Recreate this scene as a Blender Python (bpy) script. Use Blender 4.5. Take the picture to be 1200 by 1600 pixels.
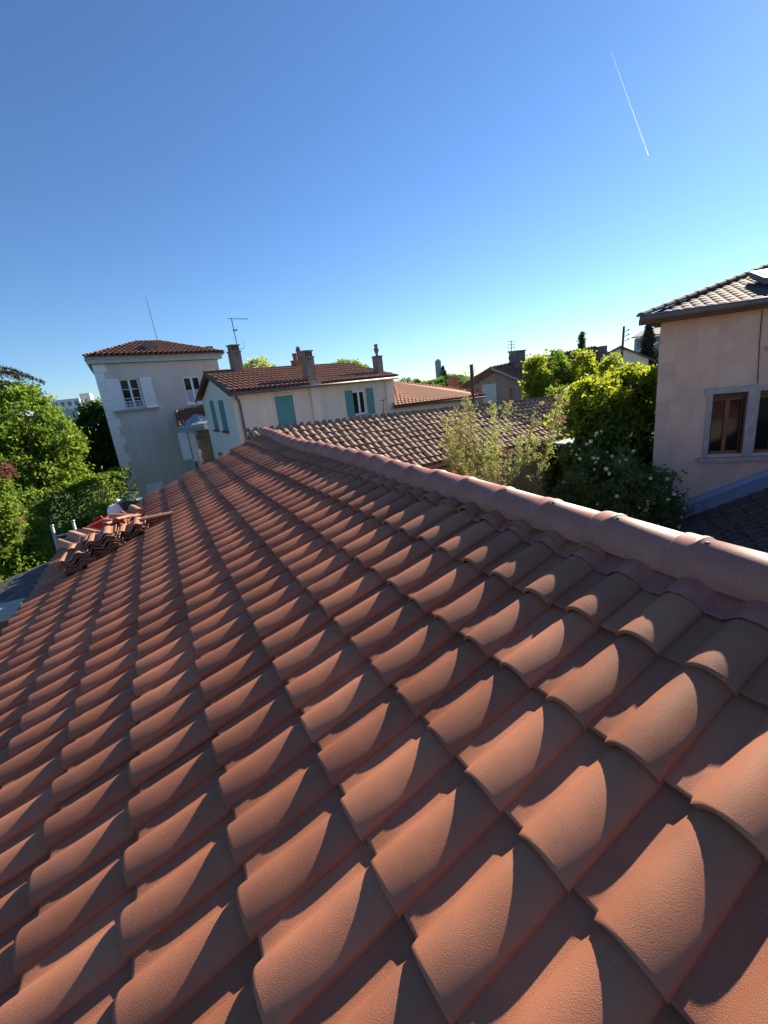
import bpy, bmesh, math, random
import numpy as np
from mathutils import Vector, Matrix, Euler

# ------------------------------------------------------------------ scene, camera, sky, sun
scene = bpy.context.scene
for o in list(bpy.data.objects): bpy.data.objects.remove(o)
COL = scene.collection
R_ = math.radians
CAM_Z = 6.2
SUN_AZ, SUN_EL = 71.0, 26.8          # azimuth clockwise from +Y, elevation (degrees)

cam_d = bpy.data.cameras.new('camera'); cam = bpy.data.objects.new('camera', cam_d); COL.objects.link(cam)
scene.camera = cam
cam_d.sensor_fit = 'VERTICAL'; cam_d.sensor_height = 24.0; cam_d.lens = 684.8 / 1600 * 24.0
cam_d.clip_start = 0.05; cam_d.clip_end = 30000
def cam_axes(yaw, pitch, roll):
    f = Vector((math.sin(yaw)*math.cos(pitch), math.cos(yaw)*math.cos(pitch), -math.sin(pitch)))
    r = Vector((math.cos(yaw), -math.sin(yaw), 0)); d = f.cross(r)
    c, s = math.cos(roll), math.sin(roll)
    return c*r + s*d, -s*r + c*d, f
cr, cd, cf = cam_axes(R_(25.869), R_(16.002), R_(6.580))
cam.matrix_world = Matrix(((cr.x, -cd.x, -cf.x, 0), (cr.y, -cd.y, -cf.y, 0), (cr.z, -cd.z, -cf.z, CAM_Z), (0, 0, 0, 1)))

world = bpy.data.worlds.new('World'); scene.world = world; world.use_nodes = True
wn = world.node_tree.nodes; wl = world.node_tree.links
bg = wn['Background']; sky = wn.new('ShaderNodeTexSky'); sky.sky_type = 'NISHITA'; sky.sun_disc = False
sky.sun_elevation = R_(SUN_EL); sky.sun_rotation = R_(SUN_AZ); sky.altitude = 200
sky.air_density = 1.0; sky.dust_density = 0.07; sky.ozone_density = 4.0
wb_n = wn.new('ShaderNodeMix'); wb_n.data_type = 'RGBA'; wb_n.blend_type = 'MULTIPLY'; wb_n.inputs[0].default_value = 1.0; wb_n.inputs[7].default_value = (0.76, 0.93, 1.12, 1)   # white balance
wl.new(sky.outputs[0], wb_n.inputs[6]); wl.new(wb_n.outputs[2], bg.inputs[0]); bg.inputs[1].default_value = 0.055

sun_d = bpy.data.lights.new('sun', 'SUN'); sun_d.energy = 5.0; sun_d.angle = R_(0.53); sun_d.color = (1.0, 0.87, 0.69)
sun = bpy.data.objects.new('sun', sun_d); COL.objects.link(sun)
sv = Vector((math.cos(R_(SUN_EL))*math.sin(R_(SUN_AZ)), math.cos(R_(SUN_EL))*math.cos(R_(SUN_AZ)), math.sin(R_(SUN_EL))))
sun.rotation_euler = sv.to_track_quat('Z', 'Y').to_euler(); sun.location = sv*60

vs = scene.view_settings
vs.view_transform = 'Standard'; vs.look = 'None'; vs.exposure = 1.38; vs.gamma = 1.0; vs.use_curve_mapping = False
scene.cycles.use_denoising = True
scene.cycles.max_bounces = 6; scene.cycles.transparent_max_bounces = 6

rnd = random.Random(7)
rng = np.random.default_rng(11)

# ------------------------------------------------------------------ materials
def nd(nt, t, **kw):
    n = nt.nodes.new(t)
    for k, v in kw.items(): setattr(n, k, v)
    return n
def mat(name, c1, c2=None, rough=0.8, scale=3.0, detail=6.0, bump=0.0, bscale=60.0, bdist=0.01, spec=0.35, rand=0.0, metal=0.0,
        stain=None, stain_scale=1.2, stain_amt=0.5, island=False, trans=None, tfac=0.4, streak=0.0, speck=None):
    m = bpy.data.materials.new(name); m.use_nodes = True; nt = m.node_tree; L = nt.links
    b = nt.nodes['Principled BSDF']; out = nt.nodes['Material Output']
    b.inputs['Roughness'].default_value = rough; b.inputs['Metallic'].default_value = metal
    b.inputs['Specular IOR Level'].default_value = spec
    c2 = c2 or tuple(min(1, x*1.25) for x in c1)
    tc = nd(nt, 'ShaderNodeTexCoord'); geo = nd(nt, 'ShaderNodeNewGeometry')
    vec = geo.outputs['Position']
    no = nd(nt, 'ShaderNodeTexNoise'); no.inputs['Scale'].default_value = scale; no.inputs['Detail'].default_value = detail
    no.inputs['Roughness'].default_value = 0.6
    L.new(vec, no.inputs['Vector'])
    rmp = nd(nt, 'ShaderNodeMapRange'); rmp.inputs[1].default_value = 0.3; rmp.inputs[2].default_value = 0.7
    L.new(no.outputs['Fac'], rmp.inputs[0])
    fac = rmp.outputs[0]
    if rand > 0:
        oi = nd(nt, 'ShaderNodeObjectInfo')
        src = oi.outputs['Random']
        if island:
            ad = nd(nt, 'ShaderNodeMath', operation='ADD'); L.new(src, ad.inputs[0]); L.new(geo.outputs['Random Per Island'], ad.inputs[1])
            fr = nd(nt, 'ShaderNodeMath', operation='FRACT'); L.new(ad.outputs[0], fr.inputs[0]); src = fr.outputs[0]
        mx = nd(nt, 'ShaderNodeMix'); mx.data_type = 'FLOAT'; mx.inputs[0].default_value = rand
        L.new(fac, mx.inputs[2]); L.new(src, mx.inputs[3]); fac = mx.outputs[0]
    cm = nd(nt, 'ShaderNodeMix'); cm.data_type = 'RGBA'
    cm.inputs[6].default_value = (*c1, 1); cm.inputs[7].default_value = (*c2, 1)
    L.new(fac, cm.inputs[0]); col = cm.outputs[2]
    if stain:
        n2 = nd(nt, 'ShaderNodeTexNoise'); n2.inputs['Scale'].default_value = stain_scale; n2.inputs['Detail'].default_value = 8; n2.inputs['Roughness'].default_value = 0.7
        L.new(vec, n2.inputs['Vector'])
        r2 = nd(nt, 'ShaderNodeMapRange'); r2.inputs[1].default_value = 0.52; r2.inputs[2].default_value = 0.72; r2.inputs[4].default_value = stain_amt
        L.new(n2.outputs['Fac'], r2.inputs[0])
        sm = nd(nt, 'ShaderNodeMix'); sm.data_type = 'RGBA'; sm.inputs[7].default_value = (*stain, 1)
        L.new(col, sm.inputs[6]); L.new(r2.outputs[0], sm.inputs[0]); col = sm.outputs[2]
    if streak > 0:       # rain streaks: noise drawn out down the wall
        mp = nd(nt, 'ShaderNodeMapping'); mp.inputs['Scale'].default_value = (2.6, 2.6, 0.16); L.new(vec, mp.inputs['Vector'])
        n3 = nd(nt, 'ShaderNodeTexNoise'); n3.inputs['Scale'].default_value = 1.0; n3.inputs['Detail'].default_value = 7; n3.inputs['Roughness'].default_value = 0.65
        L.new(mp.outputs[0], n3.inputs['Vector'])
        r3 = nd(nt, 'ShaderNodeMapRange'); r3.inputs[1].default_value = 0.45; r3.inputs[2].default_value = 0.75; r3.inputs[4].default_value = streak; L.new(n3.outputs['Fac'], r3.inputs[0])
        k3 = nd(nt, 'ShaderNodeMix'); k3.data_type = 'RGBA'; k3.inputs[7].default_value = (*[x*0.5 for x in c1], 1); L.new(col, k3.inputs[6]); L.new(r3.outputs[0], k3.inputs[0]); col = k3.outputs[2]
    if speck:            # small pale lime and dust flecks
        n4 = nd(nt, 'ShaderNodeTexNoise'); n4.inputs['Scale'].default_value = 85; n4.inputs['Detail'].default_value = 2; L.new(vec, n4.inputs['Vector'])
        r4 = nd(nt, 'ShaderNodeMapRange'); r4.inputs[1].default_value = 0.72; r4.inputs[2].default_value = 0.78; r4.inputs[4].default_value = 0.55; L.new(n4.outputs['Fac'], r4.inputs[0])
        k4 = nd(nt, 'ShaderNodeMix'); k4.data_type = 'RGBA'; k4.inputs[7].default_value = (*speck, 1); L.new(col, k4.inputs[6]); L.new(r4.outputs[0], k4.inputs[0]); col = k4.outputs[2]
    L.new(col, b.inputs['Base Color'])
    if bump > 0:
        bn = nd(nt, 'ShaderNodeTexNoise'); bn.inputs['Scale'].default_value = bscale; bn.inputs['Detail'].default_value = 4
        L.new(vec, bn.inputs['Vector'])
        bp = nd(nt, 'ShaderNodeBump'); bp.inputs['Strength'].default_value = bump; bp.inputs['Distance'].default_value = bdist
        L.new(bn.outputs['Fac'], bp.inputs['Height']); L.new(bp.outputs[0], b.inputs['Normal'])
    if trans:
        tr = nd(nt, 'ShaderNodeBsdfTranslucent'); 
        tm = nd(nt, 'ShaderNodeMix'); tm.data_type = 'RGBA'; tm.blend_type = 'MULTIPLY'; tm.inputs[0].default_value = 0.0
        tcx = nd(nt, 'ShaderNodeMix'); tcx.data_type = 'RGBA'
        tcx.inputs[6].default_value = (*[x*0.8 for x in trans], 1); tcx.inputs[7].default_value = (*[min(1, x*1.25) for x in trans], 1)
        L.new(fac, tcx.inputs[0]); L.new(tcx.outputs[2], tr.inputs[0])
        ms = nd(nt, 'ShaderNodeMixShader'); ms.inputs[0].default_value = tfac
        L.new(b.outputs[0], ms.inputs[1]); L.new(tr.outputs[0], ms.inputs[2]); L.new(ms.outputs[0], out.inputs[0])
    return m

M = {}
M['tile'] = mat('new_terracotta', (0.255, 0.090, 0.047), (0.455, 0.180, 0.096), rough=0.66, scale=7, bump=0.55, bscale=400, bdist=0.0024, rand=0.68, island=True, spec=0.28,
                stain=(0.30, 0.13, 0.085), stain_scale=3.2, stain_amt=0.6, speck=(0.50, 0.36, 0.28))
M['ridge'] = mat('ridge_terracotta', (0.33, 0.122, 0.088), (0.43, 0.175, 0.130), rough=0.52, scale=6, bump=0.3, bscale=380, bdist=0.002, rand=0.5, spec=0.38,
                 stain=(0.38, 0.20, 0.14), stain_scale=4, stain_amt=0.6, speck=(0.50, 0.38, 0.32))
M['flash_red'] = mat('brick_red_lead_strip', (0.33, 0.10, 0.075), (0.42, 0.14, 0.10), rough=0.65, scale=20, bump=0.3, bscale=90)
M['dark'] = mat('dark_underside', (0.03, 0.02, 0.018), rough=0.9)
M['batten'] = mat('roof_deck_wood', (0.14, 0.08, 0.05), rough=0.9)
M['oldtile'] = mat('weathered_canal_tile', (0.23, 0.155, 0.105), (0.43, 0.31, 0.215), rough=0.9, scale=14, bump=0.5, bscale=120, bdist=0.006, rand=0.55, island=True,
                   stain=(0.085, 0.07, 0.055), stain_scale=6, stain_amt=0.75)
M['oldtile_red'] = mat('red_canal_tile', (0.20, 0.095, 0.062), (0.30, 0.150, 0.100), rough=0.85, scale=10, rand=0.4, island=True,
                       stain=(0.13, 0.075, 0.06), stain_scale=1.2, stain_amt=0.5)
M['orangetile'] = mat('orange_flat_tile', (0.25, 0.115, 0.075), (0.36, 0.17, 0.11), rough=0.85, scale=10, rand=0.7, island=True)
M['browntile'] = mat('brown_interlocking_tile', (0.10, 0.073, 0.057), (0.16, 0.122, 0.095), rough=0.85, scale=9, bump=0.4, bscale=90, rand=0.6, island=True,
                     stain=(0.10, 0.085, 0.06), stain_scale=4, stain_amt=0.6)
M['blacktile'] = mat('blackened_mossy_tile', (0.05, 0.045, 0.043), (0.11, 0.097, 0.088), rough=0.85, scale=12, bump=0.5, bscale=80, rand=0.5, island=True,
                     stain=(0.05, 0.07, 0.025), stain_scale=5, stain_amt=0.7)
M['slate'] = mat('grey_roof_slate', (0.045, 0.042, 0.04), (0.10, 0.094, 0.088), rough=0.8, scale=14, bump=0.5, bscale=70, rand=0.5, island=True)
M['mortar'] = mat('ridge_mortar', (0.28, 0.25, 0.21), (0.42, 0.38, 0.32), rough=0.95, scale=20, bump=0.6, bscale=60, bdist=0.02)
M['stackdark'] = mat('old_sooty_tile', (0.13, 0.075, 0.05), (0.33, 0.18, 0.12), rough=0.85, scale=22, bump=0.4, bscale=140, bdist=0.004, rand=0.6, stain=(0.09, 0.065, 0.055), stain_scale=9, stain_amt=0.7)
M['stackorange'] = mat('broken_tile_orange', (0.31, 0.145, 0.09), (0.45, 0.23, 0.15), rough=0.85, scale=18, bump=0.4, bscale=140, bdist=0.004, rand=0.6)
M['tower_wall'] = mat('grey_beige_render', (0.57, 0.50, 0.45), (0.65, 0.58, 0.53), rough=0.92, scale=1.3, bump=0.3, bscale=90, bdist=0.01, stain=(0.55, 0.48, 0.43), stain_scale=0.6, stain_amt=0.6, streak=0.28)
M['quoin'] = mat('pale_limestone', (0.74, 0.73, 0.71), (0.83, 0.82, 0.80), rough=0.9, scale=6, bump=0.4, bscale=50, bdist=0.01, rand=0.4)
M['mid_wall'] = mat('pinkish_cream_render', (0.70, 0.595, 0.51), (0.77, 0.665, 0.58), rough=0.92, scale=1.1, bump=0.3, bscale=90, bdist=0.01, stain=(0.60, 0.50, 0.42), stain_scale=0.5, stain_amt=0.6, streak=0.28)
M['gable_wall'] = mat('white_gable_render', (0.74, 0.67, 0.59), (0.81, 0.74, 0.66), rough=0.92, scale=1.0, bump=0.3, bscale=90, bdist=0.01, streak=0.18)
M['right_wall'] = mat('pink_beige_lime_render', (0.51, 0.38, 0.29), (0.64, 0.495, 0.39), rough=0.95, scale=1.6, bump=0.5, bscale=45, bdist=0.012,
                      stain=(0.42, 0.345, 0.275), stain_scale=0.9, stain_amt=0.75, streak=0.28)
M['canal_wall'] = mat('ochre_garden_wall_render', (0.36, 0.28, 0.20), (0.50, 0.40, 0.29), rough=0.95, scale=1.4, bump=0.5, bscale=40, bdist=0.012, stain=(0.30, 0.25, 0.19), stain_scale=0.9, stain_amt=0.7, streak=0.28)
M['near_wall'] = mat('cream_lime_render', (0.45, 0.38, 0.30), (0.55, 0.47, 0.38), rough=0.95, scale=1.4, bump=0.4, bscale=50, streak=0.28)
M['stone'] = mat('rubble_stone', (0.20, 0.17, 0.145), (0.42, 0.37, 0.31), rough=0.95, scale=7, detail=3, bump=0.9, bscale=16, bdist=0.05, rand=0.5)
M['brownstone'] = mat('brown_dressed_stone', (0.21, 0.155, 0.11), (0.34, 0.26, 0.19), rough=0.95, scale=9, bump=0.6, bscale=40, bdist=0.02, rand=0.6)
M['quoin_dull'] = mat('buff_quoin_stone', (0.46, 0.365, 0.285), (0.58, 0.47, 0.375), rough=0.95, scale=7, bump=0.6, bscale=40, bdist=0.015, rand=0.6)
M['surround'] = mat('grey_limestone_trim', (0.27, 0.255, 0.245), (0.40, 0.38, 0.36), rough=0.9, scale=8, bump=0.5, bscale=60, bdist=0.01)
M['white'] = mat('white_paint', (0.78, 0.78, 0.79), (0.84, 0.84, 0.85), rough=0.55, scale=4)
M['cornice'] = mat('blue_grey_cornice_paint', (0.36, 0.43, 0.44), (0.44, 0.51, 0.52), rough=0.7, scale=3)
M['teal'] = mat('teal_shutter_paint', (0.075, 0.235, 0.245), (0.095, 0.28, 0.285), rough=0.6, scale=3)
M['valance'] = mat('pale_teal_lace', (0.20, 0.33, 0.34), (0.28, 0.42, 0.42), rough=0.6)
M['glass'] = mat('window_glass', (0.012, 0.014, 0.016), rough=0.08, spec=0.22)
M['curtain'] = mat('lace_curtain', (0.34, 0.37, 0.42), (0.48, 0.51, 0.56), rough=0.9, scale=30)
M['zinc'] = mat('zinc_sheet', (0.20, 0.29, 0.40), (0.28, 0.37, 0.48), rough=0.42, scale=3, spec=0.5, metal=0.45)
M['metal'] = mat('galvanised_metal', (0.34, 0.34, 0.35), rough=0.5, metal=0.6, scale=6)
M['darkmetal'] = mat('dark_iron', (0.05, 0.045, 0.045), (0.09, 0.08, 0.075), rough=0.6)
M['gutter'] = mat('dull_gutter_zinc', (0.11, 0.105, 0.105), (0.16, 0.15, 0.15), rough=0.55, metal=0.3)
M['wood'] = mat('brown_joinery', (0.16, 0.055, 0.025), (0.24, 0.09, 0.04), rough=0.5, scale=12)
M['darkwood'] = mat('dark_stained_joinery', (0.035, 0.022, 0.018), (0.06, 0.04, 0.03), rough=0.5)
M['eavewood'] = mat('dark_eave_board', (0.09, 0.065, 0.05), (0.14, 0.10, 0.08), rough=0.8)
M['chimney'] = mat('dirty_chimney_render', (0.13, 0.105, 0.095), (0.24, 0.20, 0.175), rough=0.95, scale=5, bump=0.6, bscale=30, bdist=0.03)
M['brick'] = mat('red_brick', (0.27, 0.10, 0.06), (0.38, 0.165, 0.10), rough=0.9, scale=8, bump=0.5, bscale=60, rand=0.7)
M['capstone'] = mat('lichened_cap_stone', (0.40, 0.36, 0.29), (0.56, 0.51, 0.42), rough=0.95, scale=10, bump=0.7, bscale=40, bdist=0.02, stain=(0.15, 0.14, 0.12), stain_scale=6, stain_amt=0.6)
M['bark'] = mat('bark', (0.07, 0.05, 0.035), (0.13, 0.10, 0.075), rough=0.95, scale=12, bump=0.6, bscale=40, bdist=0.02)
M['redstem'] = mat('reddish_twig', (0.14, 0.085, 0.055), (0.21, 0.13, 0.085), rough=0.9)
M['ground'] = mat('garden_grass', (0.03, 0.06, 0.012), (0.075, 0.12, 0.03), rough=0.95, scale=1.5, bump=0.6, bscale=30, bdist=0.05, stain=(0.10, 0.08, 0.05), stain_scale=0.25, stain_amt=0.7)
M['bucket'] = mat('black_green_rubber', (0.015, 0.035, 0.035), (0.02, 0.05, 0.05), rough=0.5)
M['paper'] = mat('white_plastic_wrap', (0.78, 0.78, 0.80), rough=0.5)
M['redplastic'] = mat('red_plastic', (0.45, 0.03, 0.02), rough=0.5)
M['farwhite'] = mat('far_white_concrete', (0.62, 0.62, 0.63), (0.70, 0.70, 0.71), rough=0.9)
M['fargrey'] = mat('far_grey_concrete', (0.33, 0.35, 0.38), (0.42, 0.44, 0.47), rough=0.9)
M['farglass'] = mat('far_blue_window', (0.10, 0.15, 0.20), rough=0.2)
M['contrail'] = mat('ice_trail', (0.9, 0.9, 0.9), (0.95, 0.95, 0.95), rough=1.0, trans=(0.9, 0.9, 0.9), tfac=0.8)
def leafmat(n, c1, c2, tr, tf=0.45, sc=2.0): return mat(n, c1, c2, rough=0.6, scale=sc, rand=0.55, island=True, trans=tr, tfac=tf, spec=0.25)
M['leaf_light'] = leafmat('fresh_green_leaf', (0.075, 0.13, 0.018), (0.15, 0.23, 0.035), (0.26, 0.38, 0.035), 0.5)
M['leaf_dark'] = leafmat('dark_green_leaf', (0.03, 0.065, 0.013), (0.075, 0.13, 0.025), (0.10, 0.20, 0.02))
M['leaf_cedar'] = leafmat('grey_green_needles', (0.035, 0.05, 0.035), (0.07, 0.085, 0.06), (0.05, 0.07, 0.04), 0.25)
M['leaf_yellow'] = leafmat('yellow_green_leaf', (0.10, 0.15, 0.02), (0.20, 0.26, 0.035), (0.40, 0.46, 0.03), 0.55)
M['leaf_mid'] = leafmat('mid_green_leaf', (0.065, 0.115, 0.022), (0.12, 0.18, 0.04), (0.24, 0.35, 0.04), 0.55)
M['leaf_rose'] = leafmat('rose_leaf', (0.06, 0.10, 0.034), (0.12, 0.17, 0.06), (0.20, 0.30, 0.055), 0.5)
M['leaf_tam'] = leafmat('feathery_tamarisk_green', (0.17, 0.22, 0.08), (0.28, 0.33, 0.13), (0.45, 0.52, 0.15), 0.55)
M['leaf_pink'] = leafmat('tamarisk_pink_bloom', (0.30, 0.17, 0.13), (0.42, 0.26, 0.20), (0.42, 0.24, 0.18))
M['leaf_red'] = leafmat('bronze_pink_leaf', (0.16, 0.07, 0.05), (0.26, 0.13, 0.09), (0.22, 0.10, 0.06))
M['petal'] = mat('cream_petal', (0.72, 0.68, 0.52), (0.82, 0.78, 0.64), rough=0.7, trans=(0.7, 0.66, 0.5), tfac=0.3)

# ------------------------------------------------------------------ mesh helpers
V3 = lambda *a: np.array(a, float)
class MB:
    def __init__(s): s.v = []; s.f = []
    def add(s, vs, fs):
        o = len(s.v); s.v += [tuple(map(float, x)) for x in vs]; s.f += [tuple(i+o for i in f) for f in fs]; return s
    def hexa(s, p):      # 8 corners: bottom loop 0-3, top loop 4-7
        return s.add(p, [(0,3,2,1),(4,5,6,7),(0,1,5,4),(1,2,6,5),(2,3,7,6),(3,0,4,7)])
    def box(s, x0, x1, y0, y1, z0, z1):
        return s.hexa([(x0,y0,z0),(x1,y0,z0),(x1,y1,z0),(x0,y1,z0),(x0,y0,z1),(x1,y0,z1),(x1,y1,z1),(x0,y1,z1)])
    def tube(s, path, r, seg=6, cap=True):
        P = [np.array(p, float) for p in path]; n = len(P)
        rs = r if hasattr(r, '__len__') else [r]*n
        o = len(s.v)
        for i in range(n):
            d = P[min(i+1, n-1)]-P[max(i-1, 0)]; d = d/ (np.linalg.norm(d)+1e-9)
            a = np.cross(d, (0,0,1) if abs(d[2]) < 0.9 else (1,0,0)); a /= np.linalg.norm(a); b = np.cross(d, a)
            for k in range(seg):
                t = 2*math.pi*k/seg; s.v.append(tuple(P[i]+rs[i]*(a*math.cos(t)+b*math.sin(t))))
        for i in range(n-1):
            for k in range(seg):
                k2 = (k+1) % seg; s.f.append((o+i*seg+k, o+i*seg+k2, o+(i+1)*seg+k2, o+(i+1)*seg+k))
        if cap:
            s.f.append(tuple(o+k for k in range(seg))[::-1]); s.f.append(tuple(o+(n-1)*seg+k for k in range(seg)))
        return s
    def lathe(s, base, prof, seg=12):
        return s.tube([(base[0], base[1], base[2]+z) for _, z in prof], [r for r, _ in prof], seg)
    def prism(s, poly, d):      # poly: list of 3d points, extruded along vector d
        n = len(poly); d = np.array(d, float)
        p = [np.array(q, float) for q in poly]
        return s.add(p+[q+d for q in p], [tuple(range(n))[::-1], tuple(range(n, 2*n))]+[(i, (i+1) % n, n+(i+1) % n, n+i) for i in range(n)])

WLOC = {}
def mesh_of(name, mb, m, off=(0,0,0), smooth=False):
    me = bpy.data.meshes.new(name)
    off = np.array(off, float)
    me.from_pydata([tuple(np.array(x)-off) for x in mb.v], [], mb.f); me.materials.append(m)
    if smooth: me.polygons.foreach_set('use_smooth', [True]*len(me.polygons))
    me.validate(); me.update(); return me
def recalc(me):
    b = bmesh.new(); b.from_mesh(me); bmesh.ops.recalc_face_normals(b, faces=b.faces); b.to_mesh(me); b.free()
def wl_of(o): return WLOC.get(o.name, np.zeros(3))
def obj(name, mb, m, parent=None, smooth=False, kind=None, fix=True):
    """one mesh object from world-space geometry; parents are axis-aligned Empties or meshes with a known base"""
    base = wl_of(parent) if parent is not None else np.zeros(3)
    me = mesh_of(name, mb, M[m] if isinstance(m, str) else m, base, smooth)
    if fix: recalc(me)
    o = bpy.data.objects.new(name, me); COL.objects.link(o)
    if parent is not None: o.parent = parent; WLOC[o.name] = base
    if kind: o['kind'] = kind
    return o
def top(o, label, cat, group=None):
    o['label'] = label; o['category'] = cat
    if group: o['group'] = group
    return o
def thing(name, loc, label, cat, group=None):
    o = bpy.data.objects.new(name, None); COL.objects.link(o); o.location = loc; o.empty_display_size = 0.2
    WLOC[o.name] = np.array(loc, float)
    return top(o, label, cat, group)
def inst(name, me, parent, loc, rot=(0,0,0), scale=(1,1,1)):
    o = bpy.data.objects.new(name, me); COL.objects.link(o)
    if parent is not None: o.parent = parent
    o.location = loc; o.rotation_euler = rot; o.scale = scale
    return o
def np_mesh(name, verts, faces, m, smooth=False, vpf=4):
    me = bpy.data.meshes.new(name); n = len(verts); k = len(faces)
    me.vertices.add(n); me.vertices.foreach_set('co', np.asarray(verts, np.float32).ravel())
    me.loops.add(k*vpf); me.loops.foreach_set('vertex_index', np.asarray(faces, np.int32).ravel())
    me.polygons.add(k); me.polygons.foreach_set('loop_start', np.arange(0, k*vpf, vpf, dtype=np.int32))
    me.polygons.foreach_set('loop_total', np.full(k, vpf, np.int32))
    if smooth: me.polygons.foreach_set('use_smooth', np.ones(k, bool))
    me.materials.append(m); me.update(calc_edges=True); me.validate(); return me

class Fac:
    """a vertical wall plane: u metres along from A towards B, d metres outward (towards the viewer's side), z height"""
    def __init__(s, A, B, flip=None, us=1.0):
        s.us = us
        s.A = np.array([A[0], A[1]], float); t = np.array([B[0]-A[0], B[1]-A[1]], float); s.L = np.hypot(*t); s.t = t/s.L
        s.n = np.array([s.t[1], -s.t[0]])
        if (s.n @ (-s.A)) < 0: s.n = -s.n
        if flip: s.n = -s.n
    def p(s, u, z, d=0.0):
        q = s.A+s.t*(u*s.us)+s.n*d; return (q[0], q[1], z)
    def box(s, mb, u0, u1, z0, z1, d0, d1):
        return mb.hexa([s.p(u0,z0,d1), s.p(u1,z0,d1), s.p(u1,z0,d0), s.p(u0,z0,d0), s.p(u0,z1,d1), s.p(u1,z1,d1), s.p(u1,z1,d0), s.p(u0,z1,d0)])
    def wall(s, mb, u0, u1, z0, z1, holes=(), depth=0.22):
        us = sorted({u0, u1, *[h[0] for h in holes], *[h[1] for h in holes]}); zs = sorted({z0, z1, *[h[2] for h in holes], *[h[3] for h in holes]})
        for a, b in zip(us, us[1:]):
            for c, e in zip(zs, zs[1:]):
                if any(h[0] <= a and b <= h[1] and h[2] <= c and e <= h[3] for h in holes): continue
                mb.add([s.p(a,c), s.p(b,c), s.p(b,e), s.p(a,e)], [(0,1,2,3)])
        for h in holes:
            a, b, c, e = h
            for q in (((a,c),(a,e)), ((b,e),(b,c)), ((a,e),(b,e)), ((b,c),(a,c))):
                mb.add([s.p(*q[0]), s.p(*q[1]), s.p(*q[1], -depth), s.p(*q[0], -depth)], [(0,1,2,3)])
            mb.add([s.p(a,c,-depth), s.p(b,c,-depth), s.p(b,e,-depth), s.p(a,e,-depth)], [(0,1,2,3)])
        return mb
def window(root, F, u0, u1, z0, z1, fm='white', d=-0.10, leaves=2, rows=2, fw=0.055, glass='glass', sill=None, sillm='surround', curtain=None):
    mb = MB()
    F.box(mb, u0, u0+fw, z0, z1, d-0.05, d); F.box(mb, u1-fw, u1, z0, z1, d-0.05, d)
    F.box(mb, u0+fw, u1-fw, z1-fw, z1, d-0.05, d); F.box(mb, u0+fw, u1-fw, z0, z0+fw, d-0.05, d)
    w = (u1-u0-2*fw)/leaves; zs = [z0+fw+(z1-z0-2*fw)*i/rows for i in range(rows+1)]
    for i in range(1, leaves): F.box(mb, u0+fw+w*i-fw*0.75, u0+fw+w*i+fw*0.75, z0+fw, z1-fw, d-0.045, d+0.012)
    for i in range(leaves):
        for r in range(1, rows): F.box(mb, u0+fw+w*i+fw*0.7, u0+fw+w*(i+1)-fw*0.7, zs[r]-0.016, zs[r]+0.016, d-0.04, d-0.006)
    o = obj('window', mb, fm, root)
    for i in range(leaves):
        for r in range(rows):
            g = MB(); F.box(g, u0+fw+w*i+0.005, u0+fw+w*(i+1)-0.005, zs[r]+0.002, zs[r+1]-0.002, d-0.034, d-0.024)
            obj('pane', g, curtain if (curtain and r < curtain_rows(rows)) else glass, o)
    if sill:
        sb = MB(); F.box(sb, u0-sill, u1+sill, z0-0.09, z0-0.004, d-0.02, 0.09); obj('sill', sb, sillm, o)
    return o
def curtain_rows(rows): return max(1, rows-1)
def shutter(root, F, u0, u1, z0, z1, m, d=0.02, louvre=True, rails=1, thick=0.035):
    mb = MB(); fw = 0.055
    F.box(mb, u0, u0+fw, z0, z1, d, d+thick); F.box(mb, u1-fw, u1, z0, z1, d, d+thick)
    zs = [z0, z1-fw] + [z0+(z1-z0)*(i+1)/(rails+1) for i in range(rails)]
    for z in zs: F.box(mb, u0+fw, u1-fw, z, z+fw, d+0.001, d+thick-0.001)
    o = obj('shutter', mb, m, root)
    lb = MB()
    if louvre:
        n = int((z1-z0)/0.055)
        for i in range(n):
            z = z0+0.03+(z1-z0-0.08)*i/n
            lb.hexa([F.p(u0+fw,z,d+0.030), F.p(u1-fw,z,d+0.030), F.p(u1-fw,z,d+0.024), F.p(u0+fw,z,d+0.024),
                     F.p(u0+fw,z+0.05,d+0.012), F.p(u1-fw,z+0.05,d+0.012), F.p(u1-fw,z+0.05,d+0.006), F.p(u0+fw,z+0.05,d+0.006)])
        obj('louvres', lb, m, o, kind='stuff')
    else:
        F.box(lb, u0+fw, u1-fw, z0+fw, z1-fw, d+0.004, d+thick-0.010); obj('panel', lb, m, o)
    return o

# ------------------------------------------------------------------ ground
gnd = MB(); gnd.add([(-3000,-3000,0),(3000,-3000,0),(3000,3000,0),(-3000,3000,0)], [(0,1,2,3)])
obj('ground', gnd, 'ground', kind='structure', fix=False)

# ------------------------------------------------------------------ the near house: new terracotta roof in the foreground
A18 = R_(18.04); G = 0.3739; W = 0.235
RO = V3(1.3546, 0.2996, 5.1807)                   # grid corner j=0, k=0 of the tile field
def roofpt(j, k, h=0.0):
    return RO+V3(-j*G*math.cos(A18)-h*math.sin(A18), k*W, -j*G*math.sin(A18)+h*math.cos(A18))
def to_px(X):
    q = Vector(X)-Vector((0,0,CAM_Z)); z = q.dot(cf)
    if z < 0.05: return None
    return 600+684.8*q.dot(cr)/z, 800+684.8*q.dot(cd)/z, z
RIDGE_T = [(-4.0,1.600,5.325),(0.627,1.689,5.350),(1.024,1.703,5.354),(1.472,1.735,5.364),(2.011,1.760,5.372),(3.126,1.790,5.383),(4.261,1.841,5.400),(5.682,1.895,5.416),(7.46,1.925,5.424),(10.14,2.075,5.472),(11.0,2.11,5.48)]
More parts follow.
